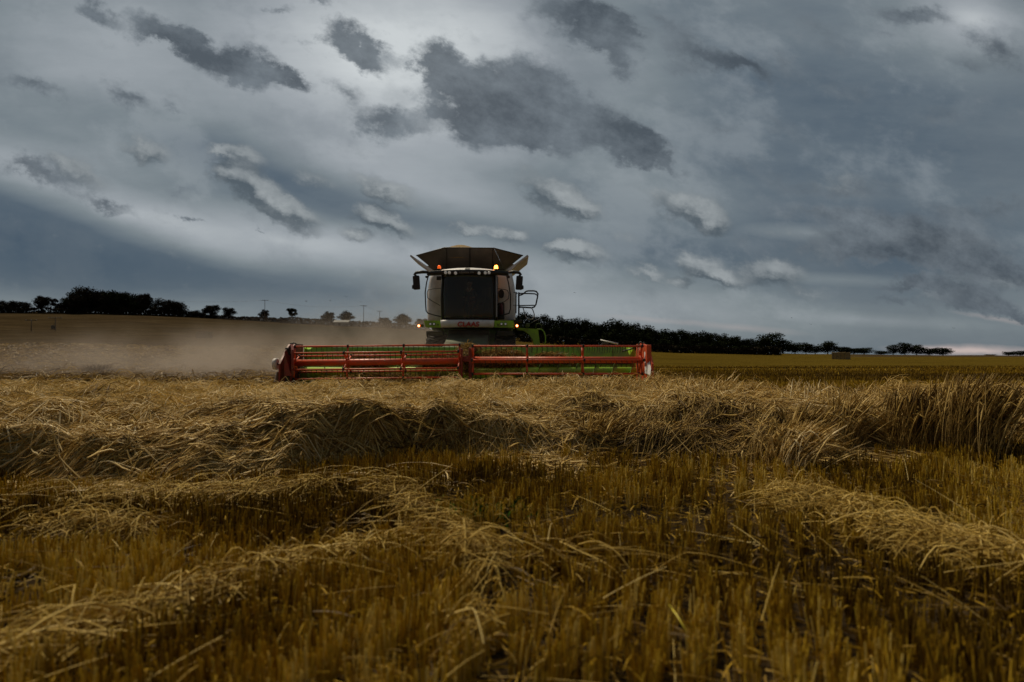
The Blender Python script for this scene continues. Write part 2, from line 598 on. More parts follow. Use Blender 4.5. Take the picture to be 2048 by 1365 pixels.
collar_m = mat('pale_collar', (.75, .74, .72), .8)
trouser_m = mat('dark_trousers', (.02, .022, .03), .85)
hair_m = mat('brown_hair', (.05, .03, .02), .7)
seat_m = mat('dark_seat_cloth', (.03, .03, .03), .8)
interior_m = mat('cab_interior', (.045, .042, .038), .8)
wood_m = mat('weathered_wood', (.10, .075, .055), .85, noise=(.06, .045, .035), scale=1)
porcelain = mat('pale_insulator', (.42, .42, .40), .4)
wire_m = mat('wire', (.03, .03, .03), .6)
bark_m = mat('bark', (.045, .035, .026), .9, noise=(.025, .02, .015), scale=2)
bird_m = mat('bird_feathers', (.02, .02, .022), .8)
bale_m = mat('baled_straw', (.26, .18, .075), .9, noise=(.14, .10, .04), scale=9, bump=.6)
twine_m = mat('bale_twine', (.10, .09, .06), .8)
wall_m = mat('pale_render', (.2, .19, .17), .8)
roof_m = mat('pale_sheet_roof', (.09, .088, .084), .7)
red_sign = mat('red_sign', (.14, .02, .02), .5, noise=(.03, .01, .01), scale=30)


def glass_material():
    m = bpy.data.materials.new('tinted_glass')
    m.use_nodes = True
    nt = m.node_tree
    nt.nodes.clear()
    o = node(nt, 'ShaderNodeOutputMaterial')
    tr = node(nt, 'ShaderNodeBsdfTransparent', ins={'Color': (.74, .77, .72, 1)})
    gl = node(nt, 'ShaderNodeBsdfGlossy', ins={'Color': (.9, .9, .9, 1), 'Roughness': .06})
    fr = node(nt, 'ShaderNodeFresnel', ins={'IOR': 1.45})
    mx = node(nt, 'ShaderNodeMixShader')
    nt.links.new(fr.outputs[0], mx.inputs[0])
    nt.links.new(tr.outputs[0], mx.inputs[1])
    nt.links.new(gl.outputs[0], mx.inputs[2])
    # dust film, thicker low down
    g = node(nt, 'ShaderNodeNewGeometry')
    n = node(nt, 'ShaderNodeTexNoise', ins={'Vector': g.outputs['Position'], 'Scale': 2.2, 'Detail': 6.0, 'Roughness': .7})
    df = node(nt, 'ShaderNodeBsdfDiffuse', ins={'Color': (.20, .17, .13, 1)})
    sp = node(nt, 'ShaderNodeSeparateXYZ', ins={0: g.outputs['Position']})
    low = sstep(nt, sp.outputs['Z'], 3.5, 2.4)
    f = M(nt, 'MULTIPLY_ADD', sstep(nt, n.outputs['Fac'], .42, .75), .16, M(nt, 'MULTIPLY_ADD', low, .16, .05))
    m2 = node(nt, 'ShaderNodeMixShader')
    nt.links.new(f, m2.inputs[0])
    nt.links.new(mx.outputs[0], m2.inputs[1])
    nt.links.new(df.outputs[0], m2.inputs[2])
    nt.links.new(m2.outputs[0], o.inputs[0])
    return m


glass = glass_material()


def straw_material(name, ramp, rough=.55, transl=.25):
    """colour of each stalk from its own random 'tint'"""
    m = bpy.data.materials.new(name)
    m.use_nodes = True
    nt = m.node_tree
    p = nt.nodes['Principled BSDF']
    a = node(nt, 'ShaderNodeAttribute', attribute_name='tint')
    r = node(nt, 'ShaderNodeValToRGB')
    nt.links.new(a.outputs['Fac'], r.inputs[0])
    el = r.color_ramp.elements
    el[0].position, el[0].color = ramp[0][0], (*ramp[0][1], 1)
    el[1].position, el[1].color = ramp[-1][0], (*ramp[-1][1], 1)
    for pz, c in ramp[1:-1]:
        e = el.new(pz)
        e.color = (*c, 1)
    nt.links.new(r.outputs[0], p.inputs['Base Color'])
    p.inputs['Roughness'].default_value = rough
    p.inputs['Specular IOR Level'].default_value = .12
    o = nt.nodes['Material Output']
    t = node(nt, 'ShaderNodeBsdfTranslucent')
    nt.links.new(r.outputs[0], t.inputs['Color'])
    mx = node(nt, 'ShaderNodeMixShader', ins={0: transl})
    nt.links.new(p.outputs[0], mx.inputs[1])
    nt.links.new(t.outputs[0], mx.inputs[2])
    nt.links.new(mx.outputs[0], o.inputs['Surface'])
    return m


LODGED = straw_material('lodged_straw', [(0, (.06, .032, .011)), (.25, (.21, .125, .034)), (.55, (.50, .325, .085)), (.8, (.72, .52, .21)), (1, (.82, .66, .38))])
STUBBLE = straw_material('stubble_stalks', transl=.12, ramp=[(0, (.05, .026, .004)), (.3, (.17, .095, .009)), (.65, (.45, .268, .019)), (.92, (.64, .44, .05)), (1, (.72, .54, .15))])
LOOSE = straw_material('loose_straw', [(0, (.14, .08, .016)), (.4, (.42, .265, .05)), (.8, (.66, .46, .12)), (1, (.78, .60, .24))])


def foliage_material(name, c1, c2):
    m = bpy.data.materials.new(name)
    m.use_nodes = True
    nt = m.node_tree
    p = nt.nodes['Principled BSDF']
    a = node(nt, 'ShaderNodeAttribute', attribute_name='tint')
    c = mixc(nt, a.outputs['Fac'], c1, c2)
    nt.links.new(c, p.inputs['Base Color'])
    p.inputs['Roughness'].default_value = .7
    p.inputs['Specular IOR Level'].default_value = .0
    return m


FOL = foliage_material('dark_foliage', (.008, .011, .006), (.028, .034, .014))
FOL2 = foliage_material('brownish_foliage', (.014, .012, .009), (.038, .032, .020))
WEED = foliage_material('weed_leaf', (.015, .035, .006), (.04, .085, .012))
DRYWEED = foliage_material('dry_weed', (.06, .035, .02), (.13, .085, .04))

# ------------------------------------------------------------------ terrain
COLS = np.array([-1500, 0, 200, 400, 560, 850, 1040, 1200, 1300, 1400, 1600, 2048, 3000.])
DEP = np.array([25, 60, 100, 160, 260, 450.])
ROWS = np.array([      # photo row of the ground at each depth
    [758, 724, 708, 690, 672, 618],
    [758, 725, 710, 692, 674, 625],
    [758, 725, 710, 692, 674, 625],
    [759, 727, 713, 697, 675, 634],
    [759, 728, 715, 699, 675, 645],
    [760, 729, 716, 701, 683, 660],
    [761, 731, 719, 704, 688, 676],
    [764, 733, 722, 712, 700, 690],
    [765, 734, 723, 716, 707, 698],
    [765, 735, 724, 718, 711, 704],
    [765, 735, 725, 719, 713, 708.5],
    [765, 735, 725, 719, 714, 712],
    [765, 735, 725, 719, 714, 712.]])
ZT = CH + (HZ - ROWS) / FP * DEP[None, :]


def terrain(X, Y):
    X = np.asarray(X, float); Y = np.asarray(Y, float)
    Ys = np.maximum(Y, 20)
    c = np.clip(X / Ys * FP + 1024, COLS[0], COLS[-1])
    j = np.clip(np.searchsorted(COLS, c) - 1, 0, len(COLS) - 2)
    fc = (c - COLS[j]) / (COLS[j + 1] - COLS[j])
    Yc = np.clip(Ys, DEP[0], DEP[-1])
    k = np.clip(np.searchsorted(DEP, Yc) - 1, 0, len(DEP) - 2)
    fd = (Yc - DEP[k]) / (DEP[k + 1] - DEP[k])
    z = (ZT[j, k] * (1 - fc) + ZT[j + 1, k] * fc) * (1 - fd) + (ZT[j, k + 1] * (1 - fc) + ZT[j + 1, k + 1] * fc) * fd
    z = z * smooth(Y, 14, 40)
    z = z - np.clip(Y - 450, 0, 900) * .05
    z = np.where(Y > 450, np.maximum(z, -25), z)
    z = z + (fbm(X * .03, Y * .03, 5) - .5) * 1.2 * smooth(Y, 60, 160) * (Y < 460)
    return z


FE = np.array([(-12, 5.3), (-4.5, 5.5), (-2.7, 5.5), (-2.1, 5.7), (-1.87, 6.1), (-.87, 6.4), (-.13, 6.7), (1.2, 6.8), (2.1, 6.5), (2.65, 5.95), (3.1, 6.8), (4, 7.4), (5.5, 7.4), (9, 7.5), (14, 7.6)])


def front_edge(X):
    return np.interp(X, FE[:, 0], FE[:, 1]) + (fbm(X * 1.1, X * 0 + 3, 11) - .5) * .7


def back_edge(X):
    b = np.where(X < -6.6, 130.0, 17.4)
    r = np.interp(X, [3.4, 4.2, 6.0, 9, 20], [17.4, 14.5, 11.6, 10.6, 10.2])
    b = np.where(X > 3.4, r, b)
    return b + (fbm(X * .8, X * 0 + 9, 12) - .5) * .8


def crop_mask(X, Y):
    d = Y - front_edge(X)
    e = back_edge(X) - Y
    return smooth(d, 0, .45) * smooth(e, 0, .5)


def canopy(X, Y):
    n = fbm(X * .75 + Y * .15, Y * 1.25, 21)
    n2 = fbm(X * 2.6, Y * 3.2, 31, 3)
    h = .27 + .72 * (n - .40) + .36 * (n2 - .5)
    h = h + .10 * smooth(X, 1.5, 4) * smooth(Y, 7, 9)
    h = h * (1 - .45 * smooth(Y, 14, 19)) * (1 - .3 * smooth(-X, 6, 14) * smooth(Y, 12, 20))
    h = np.clip(h, .06, .8)
    return h * crop_mask(X, Y)


def axis(a, fine0, fine1, st, far):
    mid = np.arange(fine0, fine1 + st, st)
    out = [mid]
    g = st; p = mid[-1]; up = []
    while p < far:
        g *= 1.035
        p += g
        up.append(p)
    g = st; p = mid[0]; dn = []
    while p > a:
        g *= 1.14
        p -= g
        dn.append(p)
    return np.concatenate([np.array(dn[::-1]), mid, np.array(up)])


def ground_material():
    m = bpy.data.materials.new('field_ground')
    m.use_nodes = True
    nt = m.node_tree
    p = nt.nodes['Principled BSDF']
    g = node(nt, 'ShaderNodeNewGeometry')
    pos = g.outputs['Position']
    z = node(nt, 'ShaderNodeAttribute', attribute_name='zone')
    sp = node(nt, 'ShaderNodeSeparateColor', ins={0: z.outputs['Color']})
    nA = node(nt, 'ShaderNodeTexNoise', ins={'Vector': pos, 'Scale': 1.6, 'Detail': 9.0, 'Roughness': .75})
    mpb = node(nt, 'ShaderNodeMapping', ins={'Vector': pos, 'Scale': (.035, .40, .3)})
    nB = node(nt, 'ShaderNodeTexNoise', ins={'Vector': mpb.outputs[0], 'Scale': 1.0, 'Detail': 7.0, 'Roughness': .7})
    nC = node(nt, 'ShaderNodeTexNoise', ins={'Vector': pos, 'Scale': .35, 'Detail': 8.0, 'Roughness': .8})
    fa = sstep(nt, nA.outputs['Fac'], .36, .66)
    fb = sstep(nt, nB.outputs['Fac'], .40, .60)
    fc = sstep(nt, nC.outputs['Fac'], .38, .62)
    soil = mixc(nt, fa, (.030, .020, .011), (.085, .056, .028))
    # lodged crop seen from afar
    lod = mixc(nt, fa, (.07, .044, .018), (.24, .16, .07))
    lod = mixc(nt, M(nt, 'MULTIPLY', fc, .6), lod, (.07, .045, .02))
    stu = mixc(nt, fa, (.085, .055, .007), (.21, .14, .018))
    stu = mixc(nt, M(nt, 'MULTIPLY', fb, .72), stu, (.048, .030, .004))
    stu = mixc(nt, M(nt, 'MULTIPLY', fc, .25), stu, (.16, .105, .03))
    hill = mixc(nt, fb, (.055, .037, .018), (.125, .085, .040))
    hill = mixc(nt, M(nt, 'MULTIPLY', fc, .45), hill, (.085, .056, .026))
    mph = node(nt, 'ShaderNodeMapping', ins={'Vector': pos, 'Scale': (.02, .11, .2)})
    nH = node(nt, 'ShaderNodeTexNoise', ins={'Vector': mph.outputs[0], 'Scale': 1.0, 'Detail': 8.0, 'Roughness': .75})
    hill = mixc(nt, M(nt, 'MULTIPLY', sstep(nt, nH.outputs['Fac'], .42, .60), .65), hill, (.040, .026, .012))
    c = mixc(nt, sp.outputs[0], soil, lod)
    c = mixc(nt, sp.outputs[1], c, stu)
    c = mixc(nt, sp.outputs[2], c, hill)
    d = node(nt, 'ShaderNodeAttribute', attribute_name='dark_patch')
    c = mixc(nt, d.outputs['Fac'], c, mixc(nt, fc, (.028, .026, .014), (.05, .042, .022)))
    df = node(nt, 'ShaderNodeBsdfDiffuse', ins={'Color': c, 'Roughness': .6})
    bp = node(nt, 'ShaderNodeBump', ins={'Height': nA.outputs['Fac'], 'Strength': .8, 'Distance': .12})
    nt.links.new(bp.outputs[0], df.inputs['Normal'])
    nt.links.new(df.outputs[0], nt.nodes['Material Output'].inputs['Surface'])
    nt.nodes.remove(p)
    return m


def build_ground():
    xs = axis(-6000, -14, 14, .2, 6000)
    ys = axis(-600, 0, 20, .2, 8000)
    X, Y = np.meshgrid(xs, ys)
    can = canopy(X, Y)
    Z = terrain(X, Y) + np.maximum(can - .21, 0) * (Y < 60) + (fbm(X * 3, Y * 3, 2) - .5) * .05 * (np.abs(Y) < 40)
    ny, nx = X.shape
    V = np.stack([X, Y, Z], -1).reshape(-1, 3)
    idx = np.arange(ny * nx).reshape(ny, nx)
    F = np.stack([idx[:-1, :-1], idx[:-1, 1:], idx[1:, 1:], idx[1:, :-1]], -1).reshape(-1, 4)
    c = X / np.maximum(Y, 1) * FP + 1024
    far = smooth(Y, 17, 24)
    lodged = np.where(X < -6.6 + (Y - 18) * .02, smooth(Y, 16, 22) * (1 - smooth(Y, 120, 150)), 0)
    stub = np.where(X < -6.6, 0, smooth(Y, 9, 13)) * (X > -8)
    stub = np.maximum(stub, smooth(c, 900, 1300) * smooth(Y, 30, 60))
    # right: strip of uncut crop near the far edge
    strip = smooth(c, 1640, 1740) * smooth(Y, 210, 235) + 0 * X
    hill = smooth(Y, 120, 155) * (1 - smooth(c, 860, 1120))
    zone = np.stack([np.maximum(lodged, 0), stub, np.maximum(hill, strip), np.ones_like(X)], -1).reshape(-1, 4)
    rowp = HZ - (Z - CH) / np.maximum(Y, 1) * FP
    gc = smooth(c, 430, 600) * (1 - smooth(c, 850, 900)) * smooth(Y, 262, 285) * (1 - smooth(Y, 395, 415))  # darker wedge across the left hillside
    gc = gc * smooth(Y, 430 - (c - 400) * 1.2, 445 - (c - 400) * 1.2)
    o = mesh_np('ground', V, [F], ground_material(), {'zone': zone, 'dark_patch': gc.ravel()}, smooth=True)
    tag(o, 'harvested and unharvested grain fields rising to a low hill on the left', 'ground', kind='structure')


build_ground()


# ------------------------------------------------------------------ straw generator
def stalks(name, P, w, tint, sides, mat_, prof=None):
    """P (N,K,3) centre lines, w (N,) width, tint (N,)"""
    N, K, _ = P.shape
    T = np.gradient(P, axis=1)
    T /= np.linalg.norm(T, axis=2, keepdims=True) + 1e-9
    ref = rng.normal(size=(N, 1, 3))
    S = np.cross(T, ref)
    S /= np.linalg.norm(S, axis=2, keepdims=True) + 1e-9
    U = np.cross(T, S)
    if prof is None:
        prof = np.linspace(1, .55, K)
    pr = (w[:, None] * prof[None, :])[:, :, None] * .5
    if sides == 2:
        V = np.stack([P - S * pr, P + S * pr], 2)
    else:
        V = np.stack([P + (S * math.cos(2 * pi * k / sides) + U * math.sin(2 * pi * k / sides)) * pr for k in range(sides)], 2)
    ns = V.shape[2]
    V = V.reshape(-1, 3)
    base = (np.arange(N) * K * ns)[:, None, None]
    kk = (np.arange(K - 1) * ns)[None, :, None]
    s = np.arange(1 if sides == 2 else ns)[None, None, :]
    s2 = (s + 1) % ns
    q = np.stack([base + kk + s, base + kk + s2, base + kk + ns + s2, base + kk + ns + s], -1).reshape(-1, 4)
    t = np.repeat(tint, K * ns)
    return mesh_np(name, V, [q], mat_, {'tint': t}, smooth=(sides != 2))


def join_np(objs, name):
    """one mesh from several straw meshes with the same material"""
    vs, fs, ts, off = [], [], [], 0
    for o in objs:
        me = o.data
        n = len(me.vertices)
        v = np.empty(n * 3, np.float32); me.vertices.foreach_get('co', v)
        f = np.empty(len(me.loops), np.int32); me.loops.foreach_get('vertex_index', f)
        t = np.empty(n, np.float32); me.attributes['tint'].data.foreach_get('value', t)
        vs.append(v.reshape(-1, 3)); fs.append(f.reshape(-1, 4) + off); ts.append(t)
        off += n
        m = me.materials[0]
        bpy.data.objects.remove(o)
        bpy.data.meshes.remove(me)
    return mesh_np(name, np.concatenate(vs), [np.concatenate(fs)], m, {'tint': np.concatenate(ts)}, smooth=True)


def scatter(n, y0, y1, xl, xr, power=1.0):
    """points in a strip, denser near the front; xl/xr functions of Y"""
    t = rng.random(n) ** power
    Y = y0 + (y1 - y0) * t
    a, b = xl(Y), xr(Y)
    X = a + (b - a) * rng.random(n)
    return X, Y


def lodged_paths(X, Y, L, K, lift=.05, chaos=.35, sink=.10, thetaf=None, jitter=.3):
    th = thetaf(X, Y) + rng.normal(size=len(X)) * jitter
    # some lie across the grain
    cr = rng.random(len(X)) < chaos
    th = np.where(cr, rng.random(len(X)) * 2 * pi, th)
    kap = rng.normal(size=len(X)) * 1.1
    s = np.linspace(0, 1, K)[None, :]
    a = th[:, None] + kap[:, None] * (s - .5) * L[:, None] + (rng.normal(size=len(X)) * .6 * (rng.random(len(X)) < .3))[:, None] * (s > (.25 + .5 * rng.random(len(X)))[:, None])
    dx = np.cos(a); dy = np.sin(a)
    st = (L / (K - 1))[:, None]
    px = X[:, None] + np.concatenate([np.zeros((len(X), 1)), np.cumsum(dx[:, :-1] * st, 1)], 1)
    py = Y[:, None] + np.concatenate([np.zeros((len(X), 1)), np.cumsum(dy[:, :-1] * st, 1)], 1)
    off = -sink + rng.random(len(X)) ** .7 * (sink + .04)
    up = np.abs(rng.normal(size=len(X))) * lift
    endup = rng.normal(size=len(X)) * .06
    pz = canopy(px, py) + terrain(px, py) + off[:, None] + np.sin(pi * s) * up[:, None] + (s - .3) * endup[:, None]
    pz = np.maximum(pz, terrain(px, py) + .01)
    return np.stack([px, py, pz], -1)


def flow(X, Y):
    a = fbm(X * .55, Y * .75, 51, 3)
    b = fbm(X * 1.7 + 9, Y * 2.1, 52, 2)
    return (a - .5) * 5.0 + (b - .5) * 2.2 + .25


def tintf(X, Y, n, lo=.15, hi=1.0):
    c = fbm(X * 1.1, Y * 1.3, 61, 3)
    return np.clip(lo + (hi - lo) * (rng.random(n) * .80 + (c - .38) * 1.1), 0, 1)


EAR = lambda K: np.concatenate([np.linspace(1, .7, K - 3), [1.6, 2.3, .6]])


def build_lodged():
    obs = []
    # near: round straws and flat leaves combed over the edge
    n = 30000
    X, Y = scatter(n, 5.1, 9.5, lambda y: -y * .9 - .6, lambda y: y * .9 + .6, 1.15)
    k = (Y - front_edge(X) > -.05) & (Y < back_edge(X) - .2)
    X, Y = X[k], Y[k]
    n = len(X)
    L = .45 + rng.random(n) * .8
    P = lodged_paths(X, Y, L, 9, thetaf=flow, chaos=.22, lift=.05, sink=.14, jitter=.28)
    w = (.005 + rng.random(n) ** 2 * .008)
    obs.append(stalks('a', P, w, tintf(X, Y, n), 3, LODGED, EAR(9)))
    # the pushed-over front: straws hanging down the face
    n = 27000
    X = -6.5 + rng.random(n) * 14.5
    Y = front_edge(X) + rng.random(n) ** 1.3 * .75
    L = .4 + rng.random(n) * .55
    th = np.where(fbm(X * .6, X * 0, 71) > .5, -pi * .82, -pi * .25) + rng.normal(size=n) * .35
    s = np.linspace(0, 1, 9)[None, :]
    P = lodged_paths(X, Y, L, 9, thetaf=lambda a, b: th, chaos=.05, lift=.04, sink=.05, jitter=.1)
    sag = np.clip(front_edge(P[:, :, 0]) + .35 - P[:, :, 1], 0, 1)
    P[:, :, 2] = np.maximum(P[:, :, 2] * 1.0 + .0, (.30 - sag * .75) * rng.random((n, 1)) + .02)
    obs.append(stalks('b', P, .005 + rng.random(n) ** 2 * .008, tintf(X, Y, n, .05, .9), 3, LODGED, EAR(9)))
    # middle distance
    n = 62000
    X, Y = scatter(n, 9, 18.2, lambda y: -y * .9 - .6, lambda y: np.minimum(y * .9 + .6, 16), 1.05)
    k = (Y < back_edge(X))
    X, Y = X[k], Y[k]
    n = len(X)
    L = .35 + rng.random(n) * .55
    P = lodged_paths(X, Y, L, 6, thetaf=flow, chaos=.35, lift=.09, sink=.09)
    obs.append(stalks('c', P, .008 + rng.random(n) ** 2 * .010, tintf(X, Y, n, .2), 2, LODGED))
    # left field beyond
    n = 60000
    X, Y = scatter(n, 17, 60, lambda y: -y * .92 - 1, lambda y: -6.8 + 0 * y, .9)
    L = .5 + rng.random(n) * .7
    P = lodged_paths(X, Y, L, 4, thetaf=flow, chaos=.5, lift=.14, sink=.06)
    obs.append(stalks('d', P, .012 + .0011 * Y * (.5 + rng.random(n)), tintf(X, Y, n, .0, .45), 2, LODGED))
    n = 40000
    X, Y = scatter(n, 58, 175, lambda y: -y * .92 - 1, lambda y: -6.8 - (y - 58) * .12, 1.9)
    L = 1.0 + rng.random(n) * 1.4
    P = lodged_paths(X, Y, L, 3, thetaf=flow, chaos=.6, lift=.16, sink=.02)
    obs.append(stalks('d2', P, .03 + .0011 * Y * (.4 + rng.random(n)), tintf(X * .3, Y * .3, n, .0, .42), 2, LODGED))
    # half-standing stalks with ears
    n = 26000
    X, Y = scatter(n, 5.6, 17.3, lambda y: -y * .9, lambda y: np.minimum(y * .9 + .3, 15), .85)
    dens = fbm(X * .9, Y * .9, 81, 3)
    right = smooth(X, 2.2, 4.2) * smooth(Y, 6.6, 8.2)
    mid = smooth(Y, 10, 13) * smooth(X, -3, 0)
    k = (rng.random(n) < smooth(dens, .5, .72) * .35 + right * .38 * smooth(dens, .42, .62) + mid * .55) & (Y < back_edge(X)) & (Y > front_edge(X) + .15)
    X, Y, right, mid = X[k], Y[k], right[k], mid[k]
    n = len(X)
    H = .16 + rng.random(n) * .22 + right * (.04 + .26 * rng.random(n) ** 1.5 * smooth(fbm(X * 1.3, Y * 1.1, 83, 2), .35, .65)) + mid * .06
    lean = rng.random(n) * .8 + (1 - right) * .35
    th = flow(X, Y) + rng.normal(size=n) * .8
    s = np.linspace(0, 1, 6)[None, :]
    b = canopy(X, Y) * .6
    px = X[:, None] + np.cos(th)[:, None] * (s ** 1.6) * (lean * H)[:, None]
    py = Y[:, None] + np.sin(th)[:, None] * (s ** 1.6) * (lean * H)[:, None]
    pz = b[:, None] + s * H[:, None] * (1 - .25 * lean[:, None] * s) + 0.02
    obs.append(stalks('e', np.stack([px, py, pz], -1), .004 + .00055 * Y * (.5 + rng.random(n)), tintf(X, Y, n, .3, 1.0), 3, LODGED, np.array([1, .9, .9, 1.7, 2.1, .5])))
    # heavy tufts pushed up on the right
    for (tx, ty, hh, m, sp_) in ((5.05, 7.0, .93, 900, .38), (4.65, 7.4, .8, 400, .3), (2.62, 6.15, .52, 700, .30), (3.9, 7.5, .72, 300, .25), (.95, 7.2, .55, 200, .25), (-1.2, 7.1, .5, 160, .22), (3.2, 7.1, .62, 300, .2), (5.9, 7.7, .5, 200, .3)):
        u = rng.random(m)
        X = tx + rng.normal(size=m) * sp_ * .35
        Y = ty + rng.normal(size=m) * sp_ * .5
        th = rng.random(m) * 2 * pi
        H = hh * (.55 + .5 * rng.random(m))
        s = np.linspace(0, 1, 8)[None, :]
        spread = (rng.random(m) * .5 + .05) * sp_ * 1.6
        arch = rng.random(m) < .35
        px = X[:, None] + np.cos(th)[:, None] * spread[:, None] * s ** 1.4 + (.10 + .30 * rng.random((m, 1))) * s ** 2
        py = Y[:, None] + np.sin(th)[:, None] * spread[:, None] * s ** 1.4
        zz = np.where(arch[:, None], np.sin(s * 2.3) * .9, s)
        pz = zz * H[:, None] + .02
        obs.append(stalks('t', np.stack([px, py, pz], -1), .004 + rng.random(m) * .006, tintf(X, Y, m, .15, .9), 3, LODGED, EAR(8)))
    o = join_np(obs, 'lodged_crop')
    tag(o, 'flattened ripe grain crop lying tangled across the field in front of the harvester', 'crop', kind='stuff')


build_lodged()


def build_stubble():
    obs = []
    n = 15500
    X, Y = scatter(n, 1.5, 8.2, lambda y: -y * .9 - .3, lambda y: y * .9 + .3, .75)
    # drilled rows running away slightly to the right
    ang = .35
    r = X * cos(ang) - Y * sin(ang)
    d = np.round(r / .16) * .16 + rng.normal(size=n) * .022 - r
    X = X + d * cos(ang); Y = Y - d * sin(ang)
    cl = fbm(X * 2.0, Y * 2.0, 91, 3)
    k = (Y < front_edge(X) + .15) & (rng.random(n) < smooth(cl, .33, .54) * .94 + .06)
    X, Y, cl = X[k], Y[k], cl[k]
    n = len(X)
    c2 = fbm(X * .9, Y * .9, 95, 2)
    ptint = rng.random(n) * .42 + (c2 - .45) * 1.2 + .04
    pH = (.155 + rng.random(n) * .06) * (.78 + .6 * (cl - .3)) * (1 + .25 * smooth(Y, 4.5, 6))
    pth = rng.random(n) * 2 * pi; pl = np.abs(rng.normal(size=n)) * .10
    m = 6
    X, Y, ptint, pH, pth, pl = (np.repeat(v, m) for v in (X, Y, ptint, pH, pth, pl))
    n = len(X)
    oth = rng.random(n) * 2 * pi; orr = rng.random(n) ** .5 * .028
    X = X + np.cos(oth) * orr; Y = Y + np.sin(oth) * orr
    H = pH * (.62 + .45 * rng.random(n))
    lx = np.cos(pth) * pl + np.cos(oth) * (.02 + .07 * rng.random(n)) + rng.normal(size=n) * .05
    ly = np.sin(pth) * pl + np.sin(oth) * (.02 + .07 * rng.random(n)) + rng.normal(size=n) * .05
    s = np.linspace(0, 1, 3)[None, :]
    px = X[:, None] + (lx * H)[:, None] * s
    py = Y[:, None] + (ly * H)[:, None] * s
    pz = s * H[:, None] + 0 * px
    tint = np.clip(ptint + rng.random(n) ** 1.3 * .62, 0, 1)
    obs.append(stalks('s1', np.stack([px, py, pz], -1), .0048 + rng.random(n) * .0028, tint, 4, STUBBLE, np.array([1.15, 1, .95])))
    # leaf sheaths and short broken bits
    n = 16000
    X, Y = scatter(n, 1.5, 7.6, lambda y: -y * .9 - .3, lambda y: y * .9 + .3, .8)
    k = Y < front_edge(X) + .2
    X, Y = X[k], Y[k]
    n = len(X)
    th = rng.random(n) * 2 * pi
    L = .05 + rng.random(n) * .13
    s = np.linspace(0, 1, 4)[None, :]
    z0 = rng.random(n) * .10
    up = rng.normal(size=n) * .5 + .35
    px = X[:, None] + np.cos(th)[:, None] * L[:, None] * s
    py = Y[:, None] + np.sin(th)[:, None] * L[:, None] * s
    pz = z0[:, None] + up[:, None] * L[:, None] * (s - s ** 2 * .8) + .01
    obs.append(stalks('s2', np.stack([px, py, np.maximum(pz, .004)], -1), .005 + rng.random(n) * .006, np.clip(rng.random(n) * .65, 0, 1), 2, STUBBLE))
    # behind the crop on the right
    n = 52000
    X, Y = scatter(n, 10.2, 60, lambda y: np.where(y < 19, 2.5, 4.1) + 0 * y, lambda y: np.minimum(y * .92 + 1, 50), 1.2)
    k = Y > back_edge(X) - .1
    X, Y = X[k], Y[k]
    n = len(X)
    H = .12 + rng.random(n) * .08
    s = np.linspace(0, 1, 2)[None, :]
    th = rng.random(n) * 2 * pi
    px = X[:, None] + np.cos(th)[:, None] * .03 * s
    py = Y[:, None] + np.sin(th)[:, None] * .03 * s
    pz = terrain(X, Y)[:, None] + s * H[:, None]
    band = fbm(X * .05, Y * .5, 97, 3)
    obs.append(stalks('s3', np.stack([px, py, pz], -1), .004 + .0009 * Y, np.clip(rng.random(n) * .5 + (band - .5) * 1.6 + .15, 0, 1), 2, STUBBLE))
    o = join_np(obs, 'stubble')
    tag(o, 'short golden cut stubble covering the near ground and the cleared field on the right', 'stubble', kind='stuff')


build_stubble()


def gpt(px, py, z=0.12):
    """ground point seen at a photo pixel (height z above ground)"""
    Y = (CH - z) * FP / (py - HZ)
    return ((px - 1024) / FP * Y, Y)


